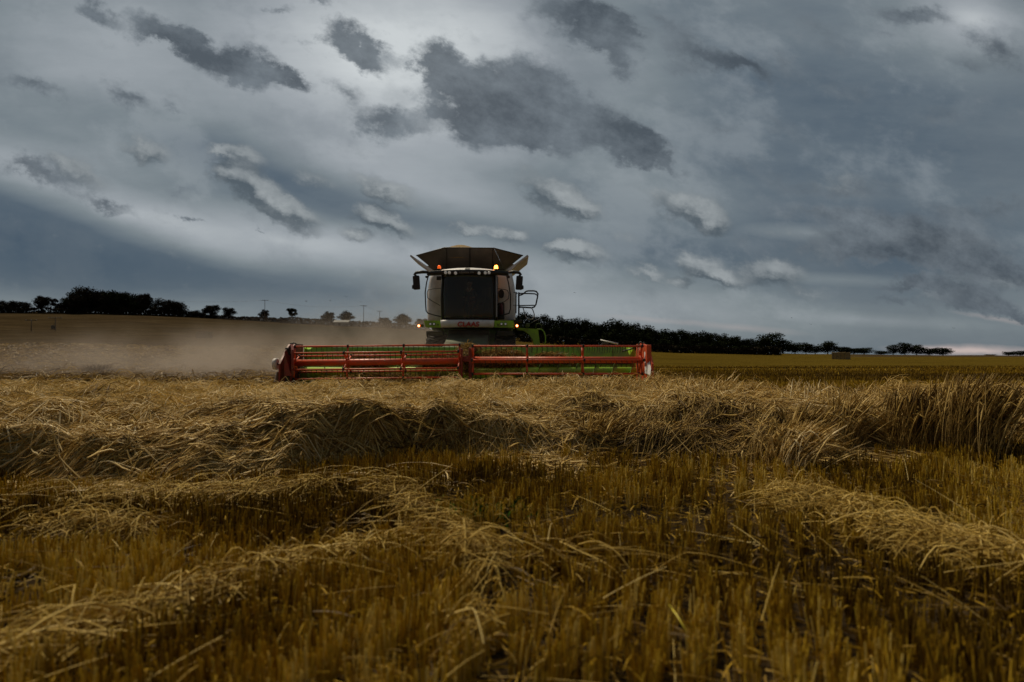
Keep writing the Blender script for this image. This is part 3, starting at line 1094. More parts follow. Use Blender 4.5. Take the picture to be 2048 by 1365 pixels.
def swath(name, path, width, n, label, th0, tl=.45, seed=1, lift=.05, hump=.07, spread=.45, L0=.25, L1=.5, base=.10):
    """a pile of loose straw along a ground path [(X, Y), ...]"""
    path = np.array(path)
    seg = np.linalg.norm(np.diff(path, axis=0), axis=1)
    cum = np.concatenate([[0], np.cumsum(seg)])
    t = rng.random(n) * cum[-1]
    bx = np.interp(t, cum, path[:, 0]); by = np.interp(t, cum, path[:, 1])
    dx = np.interp(t + .05, cum, path[:, 0]) - np.interp(t - .05, cum, path[:, 0])
    dy = np.interp(t + .05, cum, path[:, 1]) - np.interp(t - .05, cum, path[:, 1])
    dr = np.arctan2(dy, dx)
    q = rng.normal(size=n) * width * .42
    X = bx - np.sin(dr) * q; Y = by + np.cos(dr) * q
    gap = fbm(X * 2.3, Y * 2.3, seed + 7, 3)
    kq = rng.random(n) < smooth(gap, .30, .58) * .85 + .15
    t, bx, by, dr, q, X, Y = (v[kq] for v in (t, bx, by, dr, q, X, Y))
    n = len(X)
    spread = spread + .2 + .5 * (gap[kq] > .55)
    th = dr + th0 + rng.normal(size=n) * spread
    fl = rng.random(n) < .12
    th = np.where(fl, rng.random(n) * 6.28, th)
    L = .6 * (L0 + rng.random(n) ** 1.5 * L1)
    K = 7
    s = np.linspace(0, 1, K)[None, :]
    kap = rng.normal(size=n) * .35
    a = th[:, None] + kap[:, None] * (s - .5) * L[:, None] + (rng.normal(size=n) * .7 * (rng.random(n) < .35))[:, None] * (s > (.25 + .5 * rng.random(n))[:, None])
    st = (L / (K - 1))[:, None]
    px = X[:, None] + np.cumsum(np.cos(a) * st, 1) - (np.cos(th) * L * .5)[:, None]
    py = Y[:, None] + np.cumsum(np.sin(a) * st, 1) - (np.sin(th) * L * .5)[:, None]
    h = base + hump * np.exp(-(q / width) ** 2 * 2)
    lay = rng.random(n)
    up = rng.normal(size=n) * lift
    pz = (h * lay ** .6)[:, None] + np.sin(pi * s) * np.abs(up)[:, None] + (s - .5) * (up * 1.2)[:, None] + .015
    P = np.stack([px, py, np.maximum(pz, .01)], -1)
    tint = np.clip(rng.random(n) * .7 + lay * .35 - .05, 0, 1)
    o = stalks(name, P, .0055 + rng.random(n) ** 2 * .007, tint, 3, LOOSE)
    tag(o, label, 'loose straw', kind='stuff')
    return o


swath('loose_straw', [gpt(2250, 1170), gpt(1950, 1110), gpt(1800, 1060), gpt(1640, 1005), gpt(1560, 990)], .36, 2300,
      'broad swath of pale loose straw lying over the stubble on the right', .15, L1=.6)
swath('loose_straw', [gpt(-150, 1330), gpt(200, 1240), gpt(480, 1150), gpt(700, 1090), gpt(860, 1070)], .17, 1000,
      'long band of loose straw running from the lower left corner to the middle', .1, L1=.7, base=.06, hump=.05)
swath('loose_straw', [gpt(800, 1010), gpt(900, 1070), gpt(960, 1130)], .17, 520,
      'scattered heap of bright straw just left of the picture centre', .5, spread=.9, hump=.12, L1=.6)
swath('loose_straw', [gpt(985, 1110), gpt(970, 1180), gpt(940, 1260)], .10, 240,
      'narrow bunch of combed straw lying towards the camera below the bright heap', .05, spread=.3)
swath('loose_straw', [gpt(60, 1045), gpt(180, 1050), gpt(310, 1060)], .14, 420,
      'pale patch of chaffy straw on the stubble at the left edge', .2, spread=.7)
swath('loose_straw', [gpt(-50, 1020), gpt(250, 1000), gpt(520, 985), gpt(800, 975)], .35, 560,
      'thin scatter of fallen stalks in front of the flattened crop on the left', .1, base=.12, L1=.8)
swath('loose_straw', [gpt(1050, 1100), gpt(1250, 1125), gpt(1450, 1145)], .08, 50,
      'few long bright stalks lying level across the middle stubble', .0, spread=.2, L0=.5)
# sparse single stalks everywhere
n = 380
X, Y = scatter(n, 1.8, 5.6, lambda y: -y * .85, lambda y: y * .85, .8)
th = rng.random(n) * 6.28; L = .08 + rng.random(n) ** 2 * .42
s = np.linspace(0, 1, 5)[None, :]
tilt = rng.random(n) * .5
P = np.stack([X[:, None] + np.cos(th)[:, None] * L[:, None] * s, Y[:, None] + np.sin(th)[:, None] * L[:, None] * s,
              .06 + rng.random((n, 1)) * .08 + s * (L * tilt)[:, None] - s ** 2 * .03], -1)
tag(stalks('loose_straw', P, .004 + rng.random(n) * .003, rng.random(n), 3, LOOSE), 'single straws fallen here and there between the stubble stalks', 'loose straw', kind='stuff')
a = Vector((*gpt(1335, 1205, .17), .17)); b = Vector((*gpt(1372, 1262, .12), .12))
bld = MB().tube([a, a.lerp(b, .5) + Vector((0, 0, .006)), b], [.0035, .0042, .004], 6).build('yellow_stalk', mat('yellow_stalk', (.55, .44, .03), .5))
tag(recenter(bld), 'single bright yellow stalk leaning in the stubble right of centre', 'stalk')


# green weed in the stubble
def weed():
    x, y = gpt(925, 1035, .05)
    n = 260
    X = x + rng.normal(size=n) * .20; Y = y + rng.normal(size=n) * .12
    th = rng.random(n) * 6.28; L = .04 + rng.random(n) * .09
    s = np.linspace(0, 1, 4)[None, :]
    P = np.stack([X[:, None] + np.cos(th)[:, None] * L[:, None] * s, Y[:, None] + np.sin(th)[:, None] * L[:, None] * s,
                  .02 + rng.random((n, 1)) * .03 + np.sin(s * 2) * L[:, None] * .9], -1)
    o = stalks('weed', P, .010 + rng.random(n) * .01, rng.random(n), 2, WEED, np.array([.5, 1, .8, .1]))
    tag(recenter(o), 'low green weed growing in the stubble near the middle', 'weed')
    x, y = gpt(190, 751, .3)
    n = 420
    X = x + rng.normal(size=n) * .22; Y = y + rng.normal(size=n) * .2
    th = rng.random(n) * 6.28; L = .35 + rng.random(n) * .35
    P = np.stack([X[:, None] + np.cos(th)[:, None] * L[:, None] * s * .7, Y[:, None] + np.sin(th)[:, None] * L[:, None] * s * .4,
                  .1 + s * L[:, None]], -1)
    o = stalks('weed', P, .015 + rng.random(n) * .01, rng.random(n), 2, DRYWEED)
    tag(recenter(o), 'brown bushy weed standing above the crop on the left', 'weed')


weed()


# ------------------------------------------------------------------ trees
def leaf_cloud(lobes, n, size, seed):
    """small leaf clumps spread through the lobes: arrays V, F, tint"""
    r = np.random.default_rng(seed)
    lob = np.array(lobes, float)
    wgt = lob[:, 3] * lob[:, 4] * lob[:, 5]
    li = r.choice(len(lob), n, p=wgt / wgt.sum())
    d = r.normal(size=(n, 3)); d /= np.linalg.norm(d, axis=1, keepdims=True)
    rad = r.random(n) ** .45 * (1 + .12 * r.normal(size=n))
    c = lob[li, :3] + d * rad[:, None] * lob[li, 3:6]
    a = r.normal(size=(n, 3)); a /= np.linalg.norm(a, axis=1, keepdims=True)
    b = np.cross(a, r.normal(size=(n, 3))); b /= np.linalg.norm(b, axis=1, keepdims=True)
    s = (size * (.5 + r.random(n)))[:, None]
    V = np.stack([c - a * s, c - b * s * .7, c + a * s, c + b * s * .7], 1).reshape(-1, 3)
    F = np.arange(n * 4).reshape(n, 4)
    t = np.repeat(np.clip(.5 * r.random(n) + .5 * r.random(len(lob))[li], 0, 1), 4)
    return V, F, t


def tree_proto(kind, seed):
    """unit-height tree: (crown mesh, trunk mesh)"""
    r = random.Random(seed)
    lobes = []
    if kind == 'round':
        th = .20
        for i in range(17):
            a = r.random() * 6.28; q = r.random() ** .6 * .27
            z = .28 + r.random() * .60
            k = 1.1 - abs(z - .55) * 1.7
            lobes.append((cos(a) * q * k, sin(a) * q * k, z, .11, .11, .10))
        lobes.append((0, 0, .56, .24, .24, .30))
    elif kind == 'open':
        th = .36
        for i in range(13):
            a = r.random() * 6.28; q = .08 + r.random() * .24
            z = .48 + r.random() * .38
            lobes.append((cos(a) * q, sin(a) * q, z, .13, .13, .085))
    else:      # wood tree, leafy to the ground
        th = .14
        for i in range(18):
            a = r.random() * 6.28; q = r.random() ** .6 * .30
            z = .16 + r.random() * .66
            k = 1 - max(0, z - .5) * 1.2
            lobes.append((cos(a) * q * k, sin(a) * q * k, z, .17, .17, .14))
        lobes.append((0, 0, .42, .30, .30, .38))
    V, F, t = leaf_cloud(lobes, 3400, .022, seed)
    V[:, 2] /= np.quantile(V[:, 2], .995)
    V[:, :2] /= (np.quantile(np.abs(V[:, :2]), .985) * 2)
    me_o = mesh_np('crown', V, [F], FOL, {'tint': t})
    mb = MB()
    mb.tube([(0, 0, -.03), (.006, 0, .12), (-.004, .006, th + .1), (.01, 0, .6)], [.034, .024, .018, .006], 8)
    for i in range(7):
        a = i * .9 + r.random() * .5; z = th * .75 + r.random() * .2
        e = .17 + r.random() * .1
        mb.tube([(0, 0, z), (cos(a) * e * .5, sin(a) * e * .5, z + .08), (cos(a) * e, sin(a) * e, z + .2)], [.012, .008, .003], 5)
    tr_o = mb.build('trunk', bark_m)
    a, b = me_o.data, tr_o.data
    bpy.data.objects.remove(me_o); bpy.data.objects.remove(tr_o)
    return a, b


PROTO = {k: [tree_proto(k, s_ + 10 * i) for i in range(3)] for k, s_ in (('round', 1), ('open', 2), ('wood', 3))}
CROWN2 = {}


def tree(px, top, bot, wpx, Y, kind, label, group=None, name='tree', cat='tree', brown=False):
    """tree at depth Y whose crown top/foot fall on the given photo rows"""
    sc_ = Y / FP
    X = (px - 1024) * sc_
    ztop = CH + (HZ - top) * sc_
    zg = float(terrain(X, Y)) - .1
    zb = min(CH + (HZ - bot) * sc_, zg + 50)
    h = ztop - zg
    crown, trunk = random.choice(PROTO[kind])
    if brown:
        if crown.name not in CROWN2:
            c2 = crown.copy(); c2.materials.clear(); c2.materials.append(FOL2)
            CROWN2[crown.name] = c2
        crown = CROWN2[crown.name]
    e = empty(name, (X, Y, zg))
    wid = wpx * sc_ * (.82 if kind == 'round' else .96)
    e.scale = (wid, wid, h)
    e.rotation_euler.z = random.random() * 6.28
    for nm, me in (('crown', crown), ('trunk', trunk)):
        o = bpy.data.objects.new(nm, me)
        C.objects.link(o)
        o.parent = e
    tag(e, label, cat, group)
    return e


# left hill: single trees along the ridge
L_ = 440
tree(421, 611, 636, 38, L_, 'round', 'round dark tree on the ridge just right of the big wood', brown=True)
tree(457, 616, 638, 29, L_, 'round', 'small round tree second along the ridge after the big wood', brown=True)
tree(528, 620, 640, 24, L_ - 6, 'round', 'small tree standing under the tallest skyline pole', brown=True)
tree(584, 617, 645, 25, L_, 'open', 'lone tree with an open crown and a visible leaning trunk on the skyline')
tree(656, 624, 646, 31, L_, 'round', 'left tree of the pair on the middle of the ridge', brown=True)
tree(692, 623, 650, 37, L_, 'round', 'right and larger tree of the pair on the middle of the ridge', brown=True)
tree(770, 636, 655, 30, L_ + 5, 'round', 'low bushy tree faint in the dust right of the last pole', brown=True)
tree(805, 629, 658, 46, L_ + 5, 'round', 'large dome shaped tree faint in the dust left of the harvester', brown=True)
tree(843, 638, 660, 28, L_ + 5, 'round', 'tree half hidden behind the left lamp of the harvester', brown=True)
tree(82, 593, 625, 36, L_, 'round', 'dome shaped tree on the skyline at far left', brown=True)
tree(100, 597, 625, 26, L_, 'open', 'feathery tree beside the dome shaped one at far left', brown=True)
tree(22, 603, 622, 34, L_, 'wood', 'low bush on the skyline at the left edge', brown=True)
tree(45, 604, 622, 30, L_, 'wood', 'second low bush from the left edge on the skyline', brown=True)
tree(0, 602, 622, 34, L_, 'wood', 'bush cut by the left edge of the picture', brown=True)
for i, (px, top, w) in enumerate([(135, 596, 34), (150, 583, 44), (168, 574, 56), (190, 582, 46), (208, 582, 44), (228, 584, 44), (246, 585, 44), (262, 588, 40), (160, 600, 40), (200, 602, 44), (235, 604, 44), (275, 600, 34), (125, 606, 30), (178, 596, 40), (218, 598, 40), (252, 600, 36)]):
    tree(px, top, 625, w, 446 - (i % 3) * 4, 'wood', 'dark tree massed in the big wood on top of the left hill', 'trees of the hilltop wood', brown=(i % 2 == 0))
tree(290, 588, 618, 34, L_, 'round', 'flat topped tree with sky showing under its crown at the right of the hilltop wood', brown=True)
tree(328, 598, 630, 42, L_, 'wood', 'left of the two rounded trees at the end of the hilltop wood', brown=True)
tree(355, 603, 632, 42, L_, 'wood', 'right of the two rounded trees at the end of the hilltop wood', brown=True)
tree(305, 607, 630, 30, L_, 'wood', 'low bush filling the gap left of the two rounded trees', brown=True)
tree(388, 621, 634, 26, L_, 'wood', 'low scrub bush between the wood and the first ridge tree', brown=True)

# the wood on the right: skyline heights sampled from the photo
sky_x = [1030, 1055, 1080, 1100, 1120, 1150, 1190, 1225, 1260, 1300, 1340, 1370, 1400, 1440, 1480, 1510]
sky_y = [632, 626, 629, 640, 633, 640, 644, 641, 648, 655, 660, 662, 667, 668, 674, 680]
x = 1028
i = 0
while x < 1512:
    top = np.interp(x, sky_x, sky_y) + random.uniform(-4, 4)
    w = random.uniform(30, 46) * (1 - .25 * smooth(x, 1300, 1500))
    tree(x, top, 700, w, random.uniform(330, 350), 'wood', 'dark broadleaf tree packed in the long wood behind the harvester on the right', 'trees of the long wood')
    if i % 2 == 0:
        tree(x + 8, top + random.uniform(13, 22), 706, w * .9, random.uniform(312, 325), 'wood', 'lower dark tree along the front edge of the long wood on the right', 'front trees of the long wood')
    x += w * .48
    i += 1
for (px, top, w, lab) in ((1541, 667, 46, 'tall rounded tree standing above the end of the long wood'),
                          (1520, 680, 30, 'shorter tree tucked against the left of the tall rounded tree'),
                          (1566, 680, 36, 'tree falling away to the right of the tall rounded tree'),
                          (1590, 686, 30, 'low tree at the foot of the tall rounded tree'),
                          (1612, 686, 22, 'small tree left of the straw bale'),
                          (1630, 692, 24, 'low bush between the small tree and the twin topped tree'),
                          (1655, 683, 30, 'twin topped tree directly behind the straw bale'),
                          (1684, 694, 26, 'low tree peeping over the right side of the straw bale'),
                          (1708, 697, 26, 'low tree just right of the straw bale'),
                          (1728, 696, 30, 'broad low tree on the horizon between bale and clump'),
                          (1762, 702, 24, 'tiny bush on the horizon left of the clump'),
                          (1786, 690, 20, 'left end tree of the dark clump on the right horizon'),
                          (1810, 686, 28, 'highest tree of the dark clump on the right horizon'),
                          (1833, 690, 24, 'pointed tree in the middle of the dark clump on the right horizon'),
                          (1858, 696, 28, 'low tree in the right half of the dark clump on the horizon'),
                          (1886, 696, 30, 'rounded tree at the right end of the dark clump on the horizon'),
                          (1980, 709, 16, 'tiny bush on the horizon below the pink gap in the clouds'),
                          (2017, 704, 18, 'small bush near the right edge of the picture'),
                          (2040, 702, 26, 'dark bush at the right edge of the picture')):
    tree(px, top, 708, w * 1.3, 440, 'wood', lab)


def hedge(pts, h, label, n=2500):
    """leafy hedge along world points"""
    r = np.random.default_rng(len(label))
    pts = np.array(pts, float)
    t = r.random(n) * (len(pts) - 1)
    i = np.minimum(t.astype(int), len(pts) - 2)
    f = (t - i)[:, None]
    c = pts[i] * (1 - f) + pts[i + 1] * f
    X, Y = c[:, 0], c[:, 1] + r.normal(size=n) * .7
    hh = h * (.75 + .5 * vn(X * .12, X * 0, 5))
    Z = terrain(X, c[:, 1]) + r.random(n) * hh
    c = np.stack([X + r.normal(size=n) * .3, Y, Z], -1)
    a = r.normal(size=(n, 3)); a /= np.linalg.norm(a, axis=1, keepdims=True)
    b = np.cross(a, r.normal(size=(n, 3))); b /= np.linalg.norm(b, axis=1, keepdims=True)
    s = (.45 * (.6 + r.random(n)))[:, None]
    V = np.stack([c - a * s, c - b * s, c + a * s, c + b * s], 1).reshape(-1, 3)
    o = mesh_np('hedge', V, [np.arange(n * 4).reshape(n, 4)], FOL2, {'tint': np.repeat(r.random(n), 4)})
    tag(recenter(o), label, 'hedge')


def hx(px, Y): return ((px - 1024) / FP * Y, Y)


hedge([hx(-60, 434), hx(130, 434), hx(280, 434), hx(410, 434)], 4.2, 'dark hedge along the hilltop under the big wood', 6500)
hedge([hx(410, 436), hx(500, 436), hx(575, 436)], 2.6, 'thin hedge along the ridge under the small round trees', 2600)
hedge([hx(560, 430), hx(700, 430), hx(860, 430)], 4.2, 'hedge running from the lone open tree down to the harvester', 5200)
hedge([hx(1040, 300), hx(1250, 300), hx(1430, 305), hx(1560, 315)], 3.6, 'dark undergrowth along the foot of the long wood on the right', 6000)


# ------------------------------------------------------------------ utility poles, bales, shed, birds
def pole(px, top, Y, h, label, arms=1, wdt=2.6, box=False):
    X = (px - 1024) / FP * Y
    zt = CH + (HZ - top) / FP * Y
    e = empty('utility_pole', (X, Y, zt - h))
    MB().tube([(X, Y, zt - h - .3), (X, Y, zt - h * .5), (X, Y, zt)], [.20, .17, .14], 8).build('shaft', wood_m, e)
    for k in range(arms):
        MB().box((X, Y - .18, zt - .35 - k * .9), (wdt, .16, .22), bev=.03).build('crossarm', wood_m, e)
    for q in np.linspace(-.46, .46, 3 if not box else 6):
        MB().lathe([(-.05, .05), (.0, .13), (.12, .09), (.2, .13), (.32, .05)], (X + q * wdt, Y - .18, zt - .22), 'Z', 8).build('insulator', porcelain, e)
    if box:
        MB().box((X - .9, Y - .3, zt - 4.6), (1.3, .8, 1.7), bev=.08).tube([(X - .9, Y, zt - 3.6), (X, Y, zt - 2.4)], .06, 6).build('transformer', steel, e)
        MB().box((X - 1.1, Y - .2, zt - 5.6), (3.2, .2, .16)).build('crossarm', wood_m, e)
    tag(e, label, 'utility pole', 'utility poles across the hill')
    return Vector((X, Y, zt - .1))


p1 = pole(529, 600, 420, 13.5, 'tall wooden pole with a single crossarm behind the small round tree', wdt=5.2)
p2 = pole(727, 611, 420, 13.5, 'wooden pole with a crossarm right of the pair of ridge trees', wdt=4.4)
p3 = pole(759, 622, 435, 9.5, 'short wooden pole nearest to the dome shaped dusty trees', wdt=3.8)
p4 = pole(62, 640, 290, 8.0, 'left pole standing low on the hillside with a thin crossarm', wdt=5.2)
p5 = pole(110, 635, 290, 9.0, 'hillside pole with a transformer and a row of pale insulators', wdt=6.4, box=True)


def wire(a, b, sag, label):
    for dx in (0,):
        pts = [a.lerp(b, t) - Vector((0, 0, sag * 4 * t * (1 - t))) for t in np.linspace(0, 1, 17)]
        o = MB().tube(pts, .035, 4).build('overhead_wire', wire_m)
    tag(recenter(o), label, 'wire')


p0 = Vector(((240 - 1024) / FP * 450, 450, float(terrain((240 - 1024) / FP * 450, 450)) + 14))
wire(p0, p1, 3.2, 'overhead wire sagging from the hilltop wood to the tallest skyline pole')
wire(p1, p2, 2.6, 'overhead wire sagging between the two tall skyline poles')
wire(p2, p3, .4, 'overhead wire between the last two skyline poles')


def bale(px, py_bot, Y, size, rz, label, nx, nz):
    X = (px - 1024) / FP * Y
    zg = float(terrain(X, Y))
    e = empty('straw_bale_stack' if nx * nz > 1 else 'straw_bale', (X, Y, zg))
    rot = Matrix.Rotation(rz, 3, 'Z')
    mb = MB()
    for i in range(nx):
        for k in range(nz):
            c = rot @ Vector(((i - (nx - 1) / 2) * size[0] / nx, 0, 0))
            mb.box(Vector((X, Y, zg)) + c + Vector((0, 0, size[2] / nz * (k + .5) - .02)), (size[0] / nx * .985, size[1], size[2] / nz * .98), rot, bev=.07)
    o = mb.build('straw_block', bale_m, e)
    for sgn in (-1, 1):
        for q in np.linspace(-.4, .4, 4):
            c = rot @ Vector((sgn * (size[0] / 2 + .012), q * size[1], 0))
            MB().box(Vector((X, Y, zg)) + c + Vector((0, 0, size[2] * .5)), (.02, .05, size[2] * .95), rot).build('twine', twine_m, e)
    tag(e, label, 'bale')


bale(1682, 715, 150, (2.5, 3.3, 1.75), R(38), 'large rectangular straw bale standing on the stubble field far right', 1, 2)
bale(409, 678, 250, (5.2, 3.6, 2.3), R(4), 'rectangular straw bale faint through the dust on the left hillside', 2, 2)

# pale low shed beyond the hedge
X, Y = hx(684, 428)
zg = float(terrain(X, Y))
e = empty('shed', (X, Y, zg))
MB().box((X, Y, zg + 1.3), (10, 6, 2.6)).build('wall', wall_m, e)
MB().prism([(X - 5.4, Y - 3.3, zg + 2.6), (X - 5.4, Y + 3.3, zg + 2.6), (X - 5.4, Y, zg + 4.2)], (10.8, 0, 0)).build('roof', roof_m, e)
MB().box((X - 1, Y - 3.03, zg + 1.0), (1.6, .1, 2.0)).build('door', steel, e)
tag(e, 'low pale shed roof showing behind the hedge under the pair of ridge trees', 'shed')


def bird(px, py, Y, span, label, bank):
    c = W(px, py, Y)
    e = empty('bird', c)
    s_ = span / 2
    mb = MB()
    mb.lathe([(-.42 * s_, .01), (-.2 * s_, .09 * s_), (.15 * s_, .10 * s_), (.38 * s_, .05 * s_), (.46 * s_, .01)], c, 'X', 8)
    mb.build('body', bird_m, e)
    for sg in (-1, 1):
        a = [c + Vector((.12 * s_, sg * .05 * s_, 0)), c + Vector((-.18 * s_, sg * .05 * s_, 0)),
             c + Vector((-.16 * s_, sg * .55 * s_, .25 * s_ + bank * sg * .2 * s_)), c + Vector((-.2 * s_, sg * s_, .10 * s_ + bank * sg * .35 * s_)), c + Vector((.08 * s_, sg * .55 * s_, .27 * s_ + bank * sg * .2 * s_))]
        MB().prism(a, (0, 0, .03 * s_)).build('wing', bird_m, e)
    e.rotation_euler.z = bank * 1.2 + .6
    tag(e, label, 'bird', 'birds over the fields')


bird(612, 603, 150, 1.0, 'dark bird flying right above the lone open tree', .3)
bird(660, 602, 150, .8, 'dark bird flying above the left ridge tree of the pair', -.5)
bird(692, 594, 150, .8, 'highest bird over the middle ridge', .6)
bird(721, 604, 150, .7, 'bird just above the middle skyline pole', -.2)
bird(742, 629, 150, .6, 'low bird between the last two poles', .2)
bird(1150, 586, 120, .6, 'bird in the open sky right of the handrails', .5)
bird(1584, 636, 150, .6, 'left of two birds above the end of the long wood', -.4)
bird(1622, 649, 150, .6, 'right of two birds above the end of the long wood', .4)
bird(1908, 657, 150, .7, 'bird above the right end of the dark clump', .1)

# ------------------------------------------------------------------ combine harvester
root = empty('combine_harvester', (-1.56, 24.5, 0))
tag(root, 'green and white combine harvester with a wide red header and a shining amber beacon', 'combine harvester')
CX = -1.58


def part(mb, name, mats, parent=None, label=None):
    o = mb.build(name, mats, parent or root)
    if label: o['label'] = label
    return o


# --- body behind the cab: curved side panels
def side_panel(sg):
    """sg -1 left of picture, +1 right; bulging front corner of the bodywork"""
    mb = MB()
    xi = CX + sg * 1.02
    xo = CX + sg * 1.70

    def fn(u, v):
        z = 2.42 + v * 1.93
        bul = math.sin(min(1, u * 1.0) * pi / 2)
        x = xi + (xo - xi) * (1 - (1 - u) ** 1.6)
        x += sg * .05 * math.sin(v * pi) * u - sg * .12 * v ** 3 * u
        y = 23.75 + .75 * u ** 3
        return Vector((x, y, z))
    mb.grid(fn, 10, 8, (-sg * .0, .08, 0))

    def fs(u, v):
        z = 2.42 + v * 1.93
        x = xo + sg * .05 * math.sin(v * pi) - sg * .12 * v ** 3
        return Vector((x, 24.5 + u * 5.2, z))
    mb.grid(fs, 4, 8, (-sg * .06, 0, 0))
    return mb


for sg in (-1, 1):
    part(side_panel(sg), 'side_panel', panel)
part(MB().box((CX, 27.2, 3.2), (3.2, 5.2, 2.1), bev=.1).box((CX, 27.0, 1.9), (2.2, 5.6, 1.0), bev=.06), 'body', [green_dark])
part(MB().box((CX, 24.25, 3.2), (2.9, .5, 2.0), bev=.04), 'front_bulkhead', [black])
part(MB().box((CX, 29.95, 2.4), (2.6, .5, 3.0), bev=.15), 'rear_hood', [green])

# --- grain tank extension
Yb = 24.9
BL = W(869, 541, 25.1); BR = W(1009, 541, 25.1)
TL = W(889, 495, 24.3); TR = W(988, 496, 24.3)
OL = W(832, 511, 24.9); OR = W(1046, 511, 24.9)
t_ = Vector((0, .03, .0))
part(MB().prism([BL, BR, TR, TL], t_), 'tank_flap', hopper_m)
part(MB().prism([BL + Vector((-.006, 0, 0)), TL + Vector((-.006, 0, 0)), OL], t_), 'tank_corner', hopper_m)
part(MB().prism([BR + Vector((.006, 0, 0)), OR, TR + Vector((.006, 0, 0))], t_), 'tank_corner', hopper_m)
SL = W(821, 509.5, 25.6); SR = W(1055, 509.5, 25.6)
for (a, s, sg) in ((BL, SL, -1), (BR, SR, 1)):
    a = a + Vector((sg * .05, .02, .0))
    s0 = s
    bk = Vector((0, 3.0, 0))
    part(MB().prism([a, s0, s0 + Vector((0, 2.4, 0)), a + bk], Vector((sg * .05, 0, -.05))), 'tank_flap', [white if False else panel])
    # rim folded along the front edge of the side flap
    part(MB().prism([a + Vector((0, -.03, 0)), s0 + Vector((0, -.03, 0)), s0 + Vector((-sg * .16, -.03, -.12)), a + Vector((sg * .18, -.03, -.02))], (0, .028, 0)), 'flap_rim', [panel])
back = [v + Vector((0, 3.0, 0)) for v in (BL, BR, OR, TR, TL, OL)]
part(MB().prism(back, (0, .03, 0)), 'tank_flap', hopper_m)
part(MB().tube([OL, TL, TR, OR], .022, 6).tube([BL + Vector((0, -.03, .02)), BR + Vector((0, -.03, .02))], .025, 6), 'flap_edge_strip', steel)
for xx in (939.5, 893, 985):
    a = W(xx, 497, 24.28); b = W(xx, 540, 25.02)
    part(MB().tube([a, b], .02 if xx == 939.5 else .012, 6), 'flap_seam', black)
gp = MB()
gc = W(921, 496, 25.9)
gp.lathe([(-.6, 1.3), (-.25, 1.15), (-.04, .62), (.04, .42), (.10, .22), (.12, .02)], gc, 'Z', 28)
part(gp, 'grain_heap', chaff_m)

# --- cab
s22 = 22.0


def shield(u, v):
    a = (u - .5) * 2
    z = 2.44 + v * 1.68
    half = .93 - .05 * abs(v - .5)
    x = CX + .02 + a * half
    y = 22.05 + .28 * a * a + .10 * (v - .4) ** 2
    return Vector((x, y, z))


part(MB().grid(shield, 16, 10, (0, .02, 0)), 'windscreen', glass, label='tall dusty tinted windscreen')
for sg in (-1, 1):
    x0 = CX + .02 + sg * .93
    part(MB().grid(lambda u, v: Vector((x0 + sg * (.02 + .03 * math.sin(v * 3)), 22.40 + u * 1.3, 2.44 + v * 1.68)), 3, 4, (-sg * .015, 0, 0)), 'side_window', glass)
    mb = MB()
    mb.tube([(x0, 22.37, 2.40), (x0 + sg * .02, 22.35, 3.2), (x0, 22.38, 4.14)], .045, 8)
    mb.tube([(x0 + sg * .03, 23.7, 2.40), (x0 + sg * .04, 23.7, 4.14)], .05, 8)
    part(mb, 'cab_pillar', black)
part(MB().box((CX + .02 + 1.0, 22.5, 3.3), (.05, .04, 1.5), bev=.01), 'grab_rail', bright_steel)
part(MB().box((CX + .02 + .87, 22.34, 3.28), (.07, .05, 1.66), bev=.01), 'door_post', black)
# floor, rear wall, interior
part(MB().box((CX, 23.0, 2.40), (1.9, 1.5, .08), bev=.02).box((CX, 23.72, 3.3), (1.8, .05, 1.7)), 'cab_shell', interior_m)
part(MB().box((CX, 23.35, 2.98), (.56, .52, .14), bev=.05).box((CX, 23.62, 3.38), (.52, .12, .74), bev=.05).box((CX, 23.40, 2.68), (.3, .34, .5)).box((CX + .42, 23.2, 3.12), (.14, .6, .08), bev=.03), 'driver_seat', seat_m)
sw = MB()
ring = [Vector((CX + .19 * cos(t), 22.78 + .10 * sin(t), 3.22 + .16 * sin(t))) for t in np.linspace(0, 2 * pi, 21)]
sw.tube(ring, .016, 6, cap=False).tube([(CX, 22.78, 3.22), (CX, 22.68, 2.85), (CX, 22.6, 2.46)], [.03, .045, .07], 8)
sw.tube([(CX - .18, 22.78, 3.22), (CX + .18, 22.78, 3.22)], .012, 6)
part(sw, 'steering_wheel', black)
part(MB().box((CX + .62, 22.95, 3.5), (.26, .05, .34), bev=.02).tube([(CX + .62, 22.95, 3.3), (CX + .55, 23.1, 2.9)], .02, 6), 'control_screen', black)
# roof
rf = MB()


def rooffn(u, v):
    a = (u - .5) * 2
    ed = min(1, v / .25)
    return Vector((CX + .0 + a * .96, 21.95 + .22 * a * a + (.30 * ed if v <= .25 else .30 + (v - .25) * 2.1), 4.165 + .135 * (1 - a * a * .35) * ed))


rf.grid(rooffn, 16, 8, (0, 0, -.06))
part(rf, 'cab_roof', white)
part(MB().box((CX, 22.13, 4.24), (.17, .16, .04), Matrix.Rotation(R(24), 3, 'X'), bev=.01), 'roof_hatch', steel)
vs = MB()


def vis(u, v):
    a = (u - .5) * 2
    return Vector((CX - .0 + a * 1.46, 21.86 + .42 * a * a, 4.045 + v * .135))


vs.grid(vis, 20, 2, (0, .30, 0))
part(vs, 'roof_visor', black)
for px_, py_ in ((891, 545.5), (898.5, 545.5), (911, 546.5), (958, 546.5), (970.5, 546), (978, 545.5)):
    a = (px_ - 936) / 78.
    c = W(px_, py_, 21.86 + .42 * ((W(px_, py_, 21.9).x - CX) / 1.46) ** 2 - .02)
    part(MB().lathe([(-.05, .045), (-.03, .054), (.03, .054)], c, 'Y', 14), 'work_light', lamp_m)


